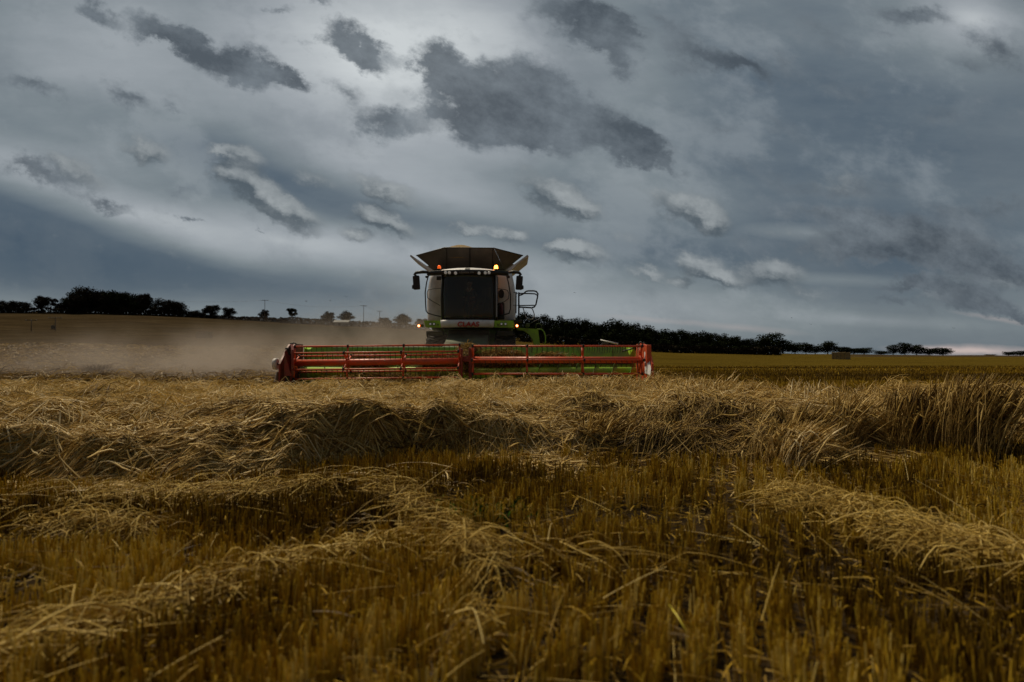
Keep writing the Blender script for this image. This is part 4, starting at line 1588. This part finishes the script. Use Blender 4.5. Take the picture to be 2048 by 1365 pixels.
def text_mesh(txt, name, size, loc, mat_, ext=.006, parent=None, shear=0, xs=1.0, bold=0.0):
    cu = bpy.data.curves.new(name, 'FONT')
    cu.body = txt
    cu.size = size
    cu.extrude = ext
    cu.offset = bold
    cu.align_x = 'CENTER'
    cu.align_y = 'CENTER'
    cu.shear = shear
    o = bpy.data.objects.new(name, cu)
    C.objects.link(o)
    dg = bpy.context.evaluated_depsgraph_get()
    me = bpy.data.meshes.new_from_object(o.evaluated_get(dg))
    bpy.data.objects.remove(o)
    me.materials.clear()
    me.materials.append(mat_)
    m = bpy.data.objects.new(name, me)
    C.objects.link(m)
    me.transform(Matrix.Translation(Vector(loc) - world_loc(parent or root)) @ Matrix.Rotation(pi / 2, 4, 'X') @ Matrix.Diagonal((xs, 1, 1, 1)))
    m.parent = parent or root
    return m


text_mesh('LEXION 770', 'lettering', .085, W(933, 545, 21.83), letter_grey, xs=1.1)

# beacons
for (px_, lit) in ((878, False), (992, True)):
    c = W(px_, 536, 22.6)
    b = MB().lathe([(-.10, .045), (-.05, .045), (-.05, .07), (-.03, .07)], c, 'Z', 14)
    bo = part(b, 'beacon', black, label='amber beacon shining brightly' if lit else 'unlit orange beacon')
    MB().lathe([(-.03, .066), (.05, .064), (.085, .045), (.10, .015)], c, 'Z', 16).build('beacon_lens', amber_on if lit else amber_dim, bo)
    ld = bpy.data.lights.new('beacon_light', 'POINT')
    ld.energy = 1.1 if lit else .35
    ld.color = (1, .32, .05)
    ld.shadow_soft_size = .05
    lo = bpy.data.objects.new('beacon_light', ld)
    lo.location = c + Vector((0, -.02, .17))
    C.objects.link(lo)

# mirrors
for sg, ax, mx, mt, mb_ in ((-1, 856, 833, 552, 579), (1, 1018, 1038, 552, 580)):
    Ym = 22.1
    mo = MB()
    j = W(mx + (-1 if sg < 0 else 0), 545.5, Ym)
    mo.tube([W(ax, 544.5, 22.2), W((ax + mx) / 2, 544, Ym), j, j + Vector((sg * .06, 0, -.06)), W(mx, 553, Ym)], [.05, .06, .055, .05, .035], 8)
    arm = part(mo, 'mirror_arm', black)
    a = W(mx + .5 * sg, (mt + mb_) / 2, Ym)
    m1 = MB().box(a, (.24, .12, .50), Matrix.Rotation(R(4 * sg), 3, 'Y'), bev=.045)
    m1.box(W(mx + 8 * sg - (2 * sg), mb_ - 5, Ym), (.12, .10, .15), bev=.04)
    part(m1, 'mirror_housing', black, arm)
    part(MB().box(a + Vector((0, .065, 0)), (.16, .01, .40), Matrix.Rotation(R(4 * sg), 3, 'Y')), 'mirror_glass', bright_steel, arm)

# black rails and small fittings in front of the side panels
Yr = 23.3


def rail(pts, r=.018, name='hand_rail', m=black, Y=Yr):
    return part(MB().tube([W(a, b, Y) for a, b in pts], r, 6), name, m)


rail([(857, 550), (853, 564), (850, 585), (851, 610), (852, 622), (856, 627), (870, 631), (884, 634)], .024)
rail([(854, 586), (856, 580), (866, 578), (883, 576.5)], .014)
rail([(854, 586), (855, 596), (860, 600), (880, 611.5)], .014)
rail([(1013, 551), (1017, 566), (1021, 590), (1021, 618), (1018, 627), (1008, 630), (990, 634)], .026)
rail([(990, 577), (1008, 579), (1015, 581), (1018, 588), (1017, 597), (1010, 603), (1003, 606), (990, 611.5)], .014)
part(MB().box(W(853, 554, 23.2), (.10, .08, .08), bev=.02), 'rail_bracket', black)
part(MB().box(W(1017, 554, 23.2), (.10, .08, .10), bev=.02), 'rail_bracket', black)
part(MB().box(W(880, 556.5, 22.9), (.27, .03, .15), bev=.02), 'small_mirror', black)
ov = MB()
ov.prism([W(1002.5 + 5.6 * cos(t), 588 + (8.5 if True else 0) * math.copysign(abs(sin(t)) ** .7, sin(t)), 23.62) for t in np.linspace(0, 2 * pi, 25)[:-1]], (0, .05, 0))
part(ov, 'air_inlet', black)
part(MB().box(W(1002.5, 622.5, 23.66), (.24, .06, .64), bev=.05), 'extinguisher_box', [steel])
part(MB().lathe([(-.22, .05), (-.2, .07), (.15, .07), (.2, .03), (.24, .03)], W(1002.5, 620, 23.62), 'Z', 12), 'fire_extinguisher_cover', [red_sign])

# bumper with lettering and green lamp panels
bm_ = MB()


def bump(u, v):
    a = (u - .5) * 2
    return Vector((CX + .0 + a * (.955 - .03 * (1 - v)), 21.9 + .22 * a * a - .06 * math.sin(v * pi), 2.165 + v * .26))


bm_.grid(bump, 16, 6, (0, .12, 0))
part(bm_, 'bumper', white)
text_mesh('CLAAS', 'lettering', .235, W(936, 649.3, 21.80), letter_red, ext=.012, xs=1.08, shear=.12, bold=.008)
for sg, xa, xb in ((-1, 847, 883.5), (1, 988.5, 1027)):
    mb = MB()
    YL = 22.25
    pts = [W(xa, 641.5, YL), W(xb, 641.5, YL), W(xb - (1 if sg < 0 else -1), 655.5, YL), W(xa + (4 if sg < 0 else 0), 655.0, YL)]
    mb.prism(pts, (0, .35, 0))
    lp = part(mb, 'lamp_panel', green)
    for q in ((861, 868, 876) if sg < 0 else (1003, 1011, 996)):
        if q in (876, 996):
            part(MB().box(W(q, 650, YL - .01), (.05, .03, .07), bev=.01), 'panel_vent', green_dark, lp)
            continue
        part(MB().lathe([(-.05, .05), (.0, .056)], W(q, 648.5, YL - .005), 'Y', 14), 'lamp_bezel', black, lp)
        part(MB().lathe([(-.06, .036), (.0, .04)], W(q, 648.5, YL - .012), 'Y', 14), 'headlight', lamp_m, lp)
    ax, lx = (847, 837.5) if sg < 0 else (1027, 1034)
    ar = part(MB().prism([W(ax, 649, YL), W(lx, 649.5, YL), W(lx, 654.5, YL), W(ax, 655, YL)], (0, .08, 0)), 'lamp_bracket', green_dark)
    part(MB().lathe([(-.02, .055), (.05, .06)], W(lx, 652, YL - .04), 'Y', 14), 'turn_signal_housing', amber_dim, ar)
    part(MB().lathe([(-.05, .018), (-.03, .034), (.0, .034)], W(lx, 652, YL - .055), 'Y', 14), 'turn_signal', pos_lamp, ar)

# wheels
for sg, wx in ((-1, CX - 1.30), (1, CX + 1.32)):
    ty = MB()
    ty.lathe([(-.36, .62), (-.40, .86), (-.33, .99), (0, 1.02), (.33, .99), (.40, .86), (.36, .62)], (wx, 24.4, 1.02), 'X', 40)
    for k in range(26):
        t = 2 * pi * k / 26
        for s2 in (-1, 1):
            tt = t + s2 * .06
            ty.box((wx + s2 * .19, 24.4 + 1.0 * cos(tt), 1.02 + 1.0 * sin(tt)), (.40, .07, .09), Matrix.Rotation(tt, 3, 'X') @ Matrix.Rotation(s2 * .5, 3, 'Y'))
    wh = part(ty, 'front_wheel', rubber)
    part(MB().lathe([(-.30, .60), (-.25, .62), (.25, .62), (.30, .60)], (wx, 24.4, 1.02), 'X', 30).lathe([(-.1, .2), (.37, .2), (.40, .12)], (wx, 24.4, 1.02), 'X', 14), 'rim', red_dark, wh)
    t2 = MB()
    t2.lathe([(-.24, .4), (-.27, .6), (-.2, .7), (.2, .7), (.27, .6), (.24, .4)], (CX + sg * 1.15, 28.6, .72), 'X', 30)
    part(t2, 'rear_wheel', rubber)
part(MB().tube([(CX - 1.1, 24.4, 1.0), (CX + 1.1, 24.4, 1.0)], .16, 12).box((CX, 24.4, 1.3), (1.3, .6, .5), bev=.05), 'axle', steel)
part(MB().tube([(CX - 1.1, 28.6, .8), (CX + 1.1, 28.6, .8)], .10, 10), 'rear_axle', steel)
for sg in (-1, 1):
    part(MB().box((CX + sg * 1.31, 23.55, 2.0), (.62, .5, .18), bev=.03), 'step_plate', steel)

# feeder house
fh = MB()
prof = [(-.72, 23.6, 1.35), (-.72, 23.6, 2.1), (-.68, 19.35, 1.25), (-.68, 19.35, .50)]
fh.prism([Vector((CX + a, b, c)) for a, b, c in prof], (1.42, 0, 0))
part(fh, 'feeder_house', mat('dusty_feeder_paint', (.085, .10, .045), .7, noise=(.11, .085, .055), scale=2))
part(MB().box((CX, 22.9, 1.9), (1.5, .25, .42), bev=.04), 'feeder_drive_cover', steel)
for sg in (-1, 1):
    part(MB().tube([(CX + sg * .85, 23.7, .9), (CX + sg * .85, 20.0, .7)], [.07, .05], 10), 'lift_cylinder', steel)

# ladder and handrails at the right side
Yh = 23.7
part(MB().box(W(1033, 643, Yh), (.42, .9, .06), bev=.01), 'platform', steel)
part(MB().tube([W(1027, 585, Yh), W(1033, 585, Yh), W(1035, 588, Yh)], .018, 6).tube([W(1032.2, 586, Yh), W(1032, 627, Yh)], .026, 6).tube([W(1037.6, 585, Yh), W(1037.6, 643, Yh)], .036, 6).tube([W(1026, 611, Yh), W(1037, 611, Yh)], .01, 6), 'platform_rail', black)
lr = MB()
lr.tube([W(x_, y_, Yh) for x_, y_ in ((1038, 591), (1043, 590), (1048, 587), (1052, 583), (1057, 582), (1068, 582), (1073, 583.5), (1076, 588), (1075, 595), (1072, 609), (1069, 614), (1064, 616), (1038, 614.5))], .032, 6)
lr.tube([W(x_, y_, Yh) for x_, y_ in ((1038, 587), (1060, 587.5), (1070, 588), (1075, 591))], .026, 6)
lr.tube([W(x_, y_, Yh) for x_, y_ in ((1038, 611.5), (1069, 611))], .024, 6)
part(lr, 'ladder_rail', black)
part(MB().tube([W(x_, y_, Yh - .1) for x_, y_ in ((1046, 615), (1050, 630), (1053, 636), (1057, 639), (1063, 639), (1067, 636), (1069, 630), (1066, 621), (1063, 615))], .022, 6), 'hanging_loop', bright_steel)
part(MB().tube([W(x_, y_, Yh - .1) for x_, y_ in ((1060, 648), (1081, 636))], .013, 6), 'stay_rod', bright_steel)
lg = MB()
lg.prism([W(x_, y_, Yh) for x_, y_ in ((1034, 655), (1050, 657), (1076, 658.5), (1077, 664), (1081, 700), (1071, 700), (1066, 681), (1058, 669), (1048, 661.5), (1034, 659.5))], (0, .5, 0))
part(lg, 'ladder', green)
part(MB().box(W(1055, 651, Yh), (.16, .3, .14), bev=.03), 'ladder_hinge', green_dark)
part(MB().tube([W(x_, y_, Yh) for x_, y_ in ((1074, 659), (1083, 659), (1088, 664), (1091, 674), (1091, 686), (1087, 687.5))], .024, 6), 'ladder_hand_rail', green)
part(MB().tube([W(x_, y_, Yh) for x_, y_ in ((1071, 657), (1073, 649), (1078, 647), (1082, 650), (1084, 658))], .017, 6), 'ladder_hand_rail', green_dark)

# --- header
YH = 18.0
sH = YH / FP


def hx_(px): return (px - 1024) * sH


hdr = part(MB().box((hx_(932), 19.42, 1.36), (10.1, .16, .16), bev=.02).box((hx_(932), 19.42, .5), (10.1, .14, .16), bev=.02), 'header', green_dark, label='very wide cutting header with two red reels')
tr = MB()
prf = [(19.30, 1.42), (19.28, .80), (19.15, .50), (18.85, .32), (18.3, .24), (17.75, .20)]


def trough(u, v):
    i = min(int(v * 5), 4)
    f = v * 5 - i
    y = prf[i][0] * (1 - f) + prf[i + 1][0] * f
    z = prf[i][1] * (1 - f) + prf[i + 1][1] * f
    return Vector((hx_(578) + u * (hx_(1287) - hx_(578)), y, z))


tr.grid(trough, 40, 5, (0, .03, -.03))
part(tr, 'trough', green, hdr, 'lime green back wall and table')
# darker slots and seams of the back wall
for px_ in (620, 690, 760, 830, 1010, 1090, 1170, 1240):
    part(MB().box((hx_(px_) * 1.0, 19.26, 1.12), (.02, .02, .5)), 'wall_rib', green_dark, hdr)
part(MB().box((hx_(760), 19.235, .93), (4.6, .04, .05)).box((hx_(1120), 19.235, .93), (4.6, .04, .05)), 'stripper_bar', black, hdr)
# sloping cover at the left end
part(MB().prism([W(590, 697, 19.1), W(607, 712, 19.1), W(590, 712, 19.1)], (0, .1, 0)), 'end_cover', green_dark, hdr)
# auger
au = MB()
ax0, ax1 = hx_(582), hx_(1283)
au.tube([(ax0, 18.86, .66), (ax1, 18.86, .66)], .17, 16)
part(au, 'auger_tube', green, hdr)
fl = MB()
mid = hx_(932)
for sgn, x0, x1 in ((1, ax0, mid - .7), (-1, mid + .7, ax1)):
    nturn = abs(x1 - x0) / .55
    N = int(nturn * 18)
    pr = None
    for k in range(N + 1):
        t = k / N
        a_ = sgn * 2 * pi * nturn * t
        x_ = x0 + (x1 - x0) * t
        p_ = (fl.bm.verts.new((x_, 18.86 + .16 * cos(a_), .66 + .16 * sin(a_))), fl.bm.verts.new((x_, 18.86 + .31 * cos(a_), .66 + .31 * sin(a_))))
        q_ = (fl.bm.verts.new((x_ + .006, 18.86 + .16 * cos(a_), .66 + .16 * sin(a_))), fl.bm.verts.new((x_ + .006, 18.86 + .31 * cos(a_), .66 + .31 * sin(a_))))
        if pr:
            fl._f((pr[0][0], pr[0][1], p_[1], p_[0]))
            fl._f((pr[1][0], q_[0], q_[1], pr[1][1]))
            fl._f((pr[0][1], pr[1][1], q_[1], p_[1]))
        pr = (p_, q_)
part(fl, 'auger_flight', green_dark, hdr)
# cutter bar
kb = MB().box((hx_(932), 17.72, .20), (10.1, .10, .03))
for k in range(134):
    kb.prism([Vector((hx_(578) + .04 + k * .0757, 17.68, .19)), Vector((hx_(578) + .075 + k * .0757, 17.68, .19)), Vector((hx_(578) + .0575 + k * .0757, 17.56, .20))], (0, 0, .015))
part(kb, 'cutter_bar', steel, hdr)
# end plates
ep = MB()
ep.prism([Vector((hx_(571.5), y_, z_)) for y_, z_ in ((17.45, .25), (17.45, .95), (17.9, 1.30), (18.7, 1.52), (19.35, 1.52), (19.45, .2), (18, .12))], (.05, 0, 0))
part(ep, 'end_plate', red_dark, hdr)
ep = MB()
ep.prism([Vector((hx_(1291), y_, z_)) for y_, z_ in ((17.15, .25), (17.2, .95), (17.7, 1.45), (18.7, 1.55), (19.35, 1.52), (19.45, .2), (18, .12))], (.05, 0, 0))
part(ep, 'end_plate', red, hdr)
# front faces of the end housings
part(MB().prism([W(569, 752, 17.4), W(583, 752, 17.4), W(583, 700, 17.4), W(581, 689, 17.8), W(577, 689, 17.8), W(569, 704, 17.4)], (0, .2, 0)), 'end_housing', red_dark, hdr)
part(MB().box((hx_(1289), 17.5, .85), (.13, .2, 1.25), bev=.02), 'end_housing', red, hdr)
part(MB().box((hx_(585), 17.6, .85), (.10, .12, 1.1), bev=.02), 'reel_arm', black, hdr)
# divider, left wheel and right pointed divider
part(MB().lathe([(-.05, .10), (-.05, .155), (.05, .17), (.06, .12)], (hx_(562), 17.6, .94), 'X', 24), 'divider_disc', panel, hdr)
part(MB().tube([(hx_(562), 17.6, .94), (hx_(572), 17.6, .94)], .04, 8), 'disc_shaft', black, hdr)
part(MB().prism([Vector((hx_(564), 17.4, .45)), Vector((hx_(568), 17.4, .72)), Vector((hx_(569), 18.6, .8)), Vector((hx_(565), 18.6, .45))], (.02, 0, 0)), 'crop_divider', white, hdr)
part(MB().prism([W(1293.5, 704, 17.6), W(1297, 706, 17.6), W(1302, 738, 17.2), W(1300, 752, 17.1), W(1295, 748, 17.2)], (0, .35, 0)), 'crop_divider', white, hdr)
part(MB().prism([W(1294, 690, 18.1), W(1298, 690, 18.1), W(1299, 700, 18.1), W(1294, 706, 18.1)], (0, .4, 0)).prism([W(1296, 752, 17.4), W(1301, 738, 17.4), W(1301, 752, 17.4)], (0, .3, 0)), 'divider_bracket', green, hdr)
part(MB().tube([W(1201, 680.5, 19.6), W(1236, 688, 19.4)], [.02, .03], 6), 'marker_rod', white, hdr)
part(MB().box(W(1210, 688, 19.6), (.2, .1, .06), bev=.02), 'hydraulic_block', steel, hdr)
for hp in ([(583, 690, 18.4), (587, 686, 18.4), (592, 688, 18.4), (590, 694, 18.4)], [(578, 692, 18.3), (582, 687, 18.3), (586, 690, 18.3)],
           [(1277, 690, 18.4), (1281, 684, 18.3), (1285, 688, 18.3), (1289, 685, 18.3)], [(1246, 703, 18.9), (1268, 697, 18.6)]):
    part(MB().tube([W(*q) for q in hp], .024, 6), 'hydraulic_hose', black, hdr)
part(MB().box((hx_(932.5), 18.55, .95), (.20, 1.3, .16), Matrix.Rotation(R(-12), 3, 'X'), bev=.03).box((hx_(941), 18.0, .95), (.10, .2, .9), bev=.03).box((hx_(924), 17.9, .93), (.06, .16, .9), bev=.02), 'centre_reel_arm', red_dark, hdr)


def reel(px0, px1, arms, z0, z1, phi0, rad):
    """two-ended reel: tube, six bats with tines, spider arms"""
    xa, xb = hx_(px0), hx_(px1)

    def ctr(x): return Vector((x, YH, z0 + (z1 - z0) * (x - xa) / (xb - xa)))
    part(MB().tube([ctr(xa), ctr(xb)], .094, 18), 'reel_tube', red, hdr)
    for k in range(6):
        ph = R(phi0 + 60 * k)
        off = Vector((0, -cos(ph) * rad, sin(ph) * rad))
        mb = MB()
        mb.tube([ctr(xa) + off, ctr(xb) + off], .024, 8)
        mb.mi = 1
        x = xa + .1
        while x < xb - .05:
            c = ctr(x) + off
            mb.tube([c, c + Vector((.012, -.02, -.07)), c + Vector((.0, .03, -.20))], [.008, .007, .005], 4)
            mb.tube([c + Vector((-.02, 0, -.012)), c + Vector((.02, 0, -.012))], .017, 4)
            x += .147
        part(mb, 'reel_bat', [red, steel], hdr)
    for px_ in arms:
        x = hx_(px_)
        c = ctr(x)
        mb = MB()
        mb.lathe([(-.03, .13), (.03, .13)], c, 'X', 16)
        for k in range(6):
            ph = R(phi0 + 60 * k)
            d = Vector((0, -cos(ph), sin(ph)))
            mb.tube([c + d * .1, c + d * (rad - .02)], .026, 6)
            ph2 = R(phi0 + 60 * (k + 1))
            d2 = Vector((0, -cos(ph2), sin(ph2)))
        mb.mi = 1
        for k in range(6):
            ph = R(phi0 + 60 * k)
            d = Vector((0, -cos(ph), sin(ph)))
            mb.box(c + d * rad, (.055, .09, .09), bev=.015)
        part(mb, 'reel_spider', [red, black], hdr)


reel(584, 921, (589, 695, 807, 919), .965, 1.02, 36, .47)
reel(944, 1285, (946, 1054, 1165, 1281), 1.05, 1.05, 0, .46)

# straw being drawn in over the table
def heap(name, xc, yc, zc, sx, sy, sz, n, label, Lm=.4, seed=0):
    d = rng.normal(size=(n, 3)); d /= np.linalg.norm(d, axis=1, keepdims=True)
    r_ = rng.random(n) ** .4
    c = np.array([xc, yc, zc]) + d * r_[:, None] * np.array([sx, sy, sz])
    L = Lm * (.4 + rng.random(n))
    dr = rng.normal(size=(n, 3)) * np.array([1, .6, .35]); dr /= np.linalg.norm(dr, axis=1, keepdims=True)
    s = np.linspace(-.5, .5, 4)[None, :, None]
    P = c[:, None, :] + dr[:, None, :] * L[:, None, None] * s
    P[:, :, 2] -= (s[:, :, 0] ** 2) * L[:, None] * .6
    P[:, :, 2] = np.maximum(P[:, :, 2], .25)
    o = stalks(name, P, .010 + rng.random(n) * .008, rng.random(n) * .55, 2, LODGED)
    tag(recenter(o), label, 'cut crop', kind='stuff')


heap('cut_crop', hx_(1000), 18.95, .95, 1.0, .22, .46, 3600, 'brown cut straw piled behind the inner half of the right reel')
heap('cut_crop', hx_(715), 18.98, .95, .75, .2, .36, 1500, 'brown cut straw piled behind the middle of the left reel')
heap('cut_crop', hx_(880), 18.95, .85, .9, .22, .42, 2800, 'brown cut straw heaped before the feeder behind the left reel')
heap('cut_crop', hx_(1105), 19.0, 1.15, .5, .15, .14, 700, 'small clump of straw caught on top of the right back wall')
heap('cut_crop', hx_(1155), 19.0, 1.05, .12, .1, .22, 160, 'narrow wisp of straw hanging on the right back wall', .2)
heap('cut_crop', hx_(932), 18.15, .98, .09, .2, .42, 420, 'straw wrapped round the middle arm between both reels', .3)
heap('cut_crop', hx_(935), 18.9, 1.42, .35, .3, .14, 500, 'loose straw thrown up over the middle of the header', .3)
heap('cut_crop', hx_(1150), 18.6, .45, 1.9, .3, .22, 2600, 'cut stalks lying low on the right table of the header', .3)
heap('cut_crop', hx_(760), 18.5, .45, 2.2, .3, .22, 2600, 'cut stalks lying low on the left table of the header', .3)


# ------------------------------------------------------------------ driver
def skinned(name, verts, edges, radii, mat_, parent, sub=2):
    me = bpy.data.meshes.new(name)
    off = world_loc(parent) if parent else Vector((0, 0, 0))
    me.from_pydata([Vector(v) - off for v in verts], edges, [])
    o = bpy.data.objects.new(name, me)
    C.objects.link(o)
    md = o.modifiers.new('skin', 'SKIN')
    md.use_smooth_shade = True
    sv = me.skin_vertices[0].data
    for i, r in enumerate(radii):
        sv[i].radius = (r, r) if not isinstance(r, tuple) else r
    sv[0].use_root = True
    s2 = o.modifiers.new('sub', 'SUBSURF')
    s2.levels = sub
    s2.render_levels = sub
    dg = bpy.context.evaluated_depsgraph_get()
    m2 = bpy.data.meshes.new_from_object(o.evaluated_get(dg))
    bpy.data.objects.remove(o)
    m2.materials.clear()
    m2.materials.append(mat_)
    for p in m2.polygons: p.use_smooth = True
    r = bpy.data.objects.new(name, m2)
    C.objects.link(r)
    if parent: r.parent = parent
    return r


def driver():
    e = empty('person', (CX, 23.35, 3.05))
    x = CX
    y = 23.38
    V = [(x, y, 3.14), (x, y + .02, 3.30), (x, y + .0, 3.50), (x, y - .01, 3.62), (x, y - .03, 3.72), (x, y - .05, 3.82), (x, y - .06, 3.90), (x, y - .05, 3.97)]
    Rr = [.13, .13, .14, .10, .052, .078, .088, .06]
    E = [(0, 1), (1, 2), (2, 3), (3, 4), (4, 5), (5, 6), (6, 7)]
    arms = []
    for sg in (-1, 1):
        b = len(V)
        V += [(x + sg * .18, y, 3.58), (x + sg * .25, y - .10, 3.36), (x + sg * .19, 22.95, 3.30), (x + sg * .17, 22.86, 3.31)]
        Rr += [.062, .046, .032, (.034, .018)]
        E += [(3, b), (b, b + 1), (b + 1, b + 2), (b + 2, b + 3)]
        arms.append(b)
        # fingers closed on the rim
        for f in range(4):
            c = len(V)
            q = (f - 1.5) * .017
            V += [(x + sg * .18 + q, 22.81, 3.325), (x + sg * .18 + q, 22.775, 3.30 - .004 * abs(f - 1)), (x + sg * .18 + q, 22.79, 3.27)]
            Rr += [.009, .008, .0075]
            E += [(b + 3, c), (c, c + 1), (c + 1, c + 2)]
        c = len(V)
        V += [(x + sg * .135, 22.84, 3.30), (x + sg * .125, 22.80, 3.275)]
        Rr += [.010, .009]
        E += [(b + 3, c), (c, c + 1)]
    legs = []
    for sg in (-1, 1):
        b = len(V)
        V += [(x + sg * .10, y - .05, 3.12), (x + sg * .14, y - .48, 3.10), (x + sg * .14, y - .55, 2.62), (x + sg * .14, y - .68, 2.50)]
        Rr += [.085, .062, .042, .035]
        E += [(0, b), (b, b + 1), (b + 1, b + 2), (b + 2, b + 3)]
        legs.append(b)
    skinned('body', V, E, Rr, skin_m, e)
    # clothing as slightly larger skins
    iv = [0, 1, 2, 3, arms[0], arms[0] + 1, arms[0] + 2, arms[1], arms[1] + 1, arms[1] + 2]
    mp = {o: i for i, o in enumerate(iv)}
    ed = [(mp[a], mp[b]) for a, b in E if a in mp and b in mp]
    skinned('shirt', [V[i] for i in iv], ed, [(Rr[i] + .015) for i in iv], shirt_m, e)
    iv = [0] + [legs[0] + k for k in range(3)] + [legs[1] + k for k in range(3)]
    mp = {o: i for i, o in enumerate(iv)}
    ed = [(mp[a], mp[b]) for a, b in E if a in mp and b in mp]
    skinned('trousers', [V[i] for i in iv], ed, [(Rr[i] + .018) for i in iv], trouser_m, e)
    part(MB().tube([(x - .085, y - .09, 3.70), (x - .045, y - .15, 3.62), (x, y - .17, 3.54)], [.022, .018, .010], 6).tube([(x + .085, y - .09, 3.70), (x + .045, y - .15, 3.62), (x, y - .17, 3.54)], [.022, .018, .010], 6), 'collar', collar_m, e)
    part(MB().ball((x, y - .035, 3.945), .098, 14, (1, 1.02, .82)), 'hair', hair_m, e)
    fc = MB()
    fc.ball((x - .03, y - .132, 3.885), .012).ball((x + .03, y - .132, 3.885), .012)
    part(fc, 'eye', collar_m, e)
    part(MB().tube([(x, y - .135, 3.90), (x, y - .162, 3.855), (x, y - .14, 3.845)], [.008, .014, .008], 6), 'nose', skin_m, e)
    part(MB().tube([(x - .025, y - .128, 3.812), (x, y - .138, 3.810), (x + .025, y - .128, 3.812)], [.004, .006, .004], 6), 'mouth', mat('lips', (.28, .11, .09), .5), e)
    part(MB().ball((x - .092, y - .045, 3.87), .022, 8, (.5, .8, 1.3)).ball((x + .092, y - .045, 3.87), .022, 8, (.5, .8, 1.3)), 'ear', skin_m, e)
    tag(e, 'driver in a dark shirt with a pale open collar sitting behind the windscreen', 'person')


driver()


# ------------------------------------------------------------------ dust
def dust():
    m = bpy.data.materials.new('harvest_dust')
    m.use_nodes = True
    nt = m.node_tree
    nt.nodes.clear()
    out = node(nt, 'ShaderNodeOutputMaterial')
    pv = node(nt, 'ShaderNodeVolumePrincipled')
    pv.inputs['Color'].default_value = (.62, .53, .455, 1)
    pv.inputs['Anisotropy'].default_value = .1
    g = node(nt, 'ShaderNodeNewGeometry')
    pos = g.outputs['Position']
    n = node(nt, 'ShaderNodeTexNoise', ins={'Vector': pos, 'Scale': .45, 'Detail': 4.0, 'Roughness': .62})
    w = node(nt, 'ShaderNodeVectorMath', operation='SUBTRACT', ins={0: n.outputs['Color']})
    w.inputs[1].default_value = (.5, .5, .5)
    w2 = node(nt, 'ShaderNodeVectorMath', operation='MULTIPLY_ADD', ins={0: w.outputs[0], 2: pos})
    w2.inputs[1].default_value = (3, 3, 1.6)
    tot = None
    for (c, r, a_) in (((-8.6, 24, .2), (6.5, 5.5, 2.7), .55), ((-4.8, 27.0, .9), (5, 5, 4.8), .15), ((-1.6, 21.3, .6), (3.0, 2.4, 1.7), .34), ((-15, 29, .3), (13, 9, 2.7), .22), ((-4.3, 25.5, 1.0), (4.5, 5, 2.6), .34)):
        mp = node(nt, 'ShaderNodeMapping', vector_type='TEXTURE', ins={'Vector': w2.outputs[0]})
        mp.inputs['Location'].default_value = c
        mp.inputs['Scale'].default_value = r
        gr = node(nt, 'ShaderNodeTexGradient', gradient_type='SPHERICAL', ins={0: mp.outputs[0]})
        v = M(nt, 'MULTIPLY', sstep(nt, gr.outputs['Fac'], 0, .9), a_)
        tot = v if tot is None else M(nt, 'ADD', tot, v)
    d = M(nt, 'MULTIPLY', tot, sstep(nt, n.outputs['Fac'], .36, .66))
    nt.links.new(d, pv.inputs['Density'])
    nt.links.new(pv.outputs[0], out.inputs['Volume'])
    o = MB().box((-14, 32, 3.0), (32, 27, 6.6)).build('dust', m)
    tag(o, 'brown dust drifting to the left behind the harvester and its header', 'dust', kind='stuff')


dust()
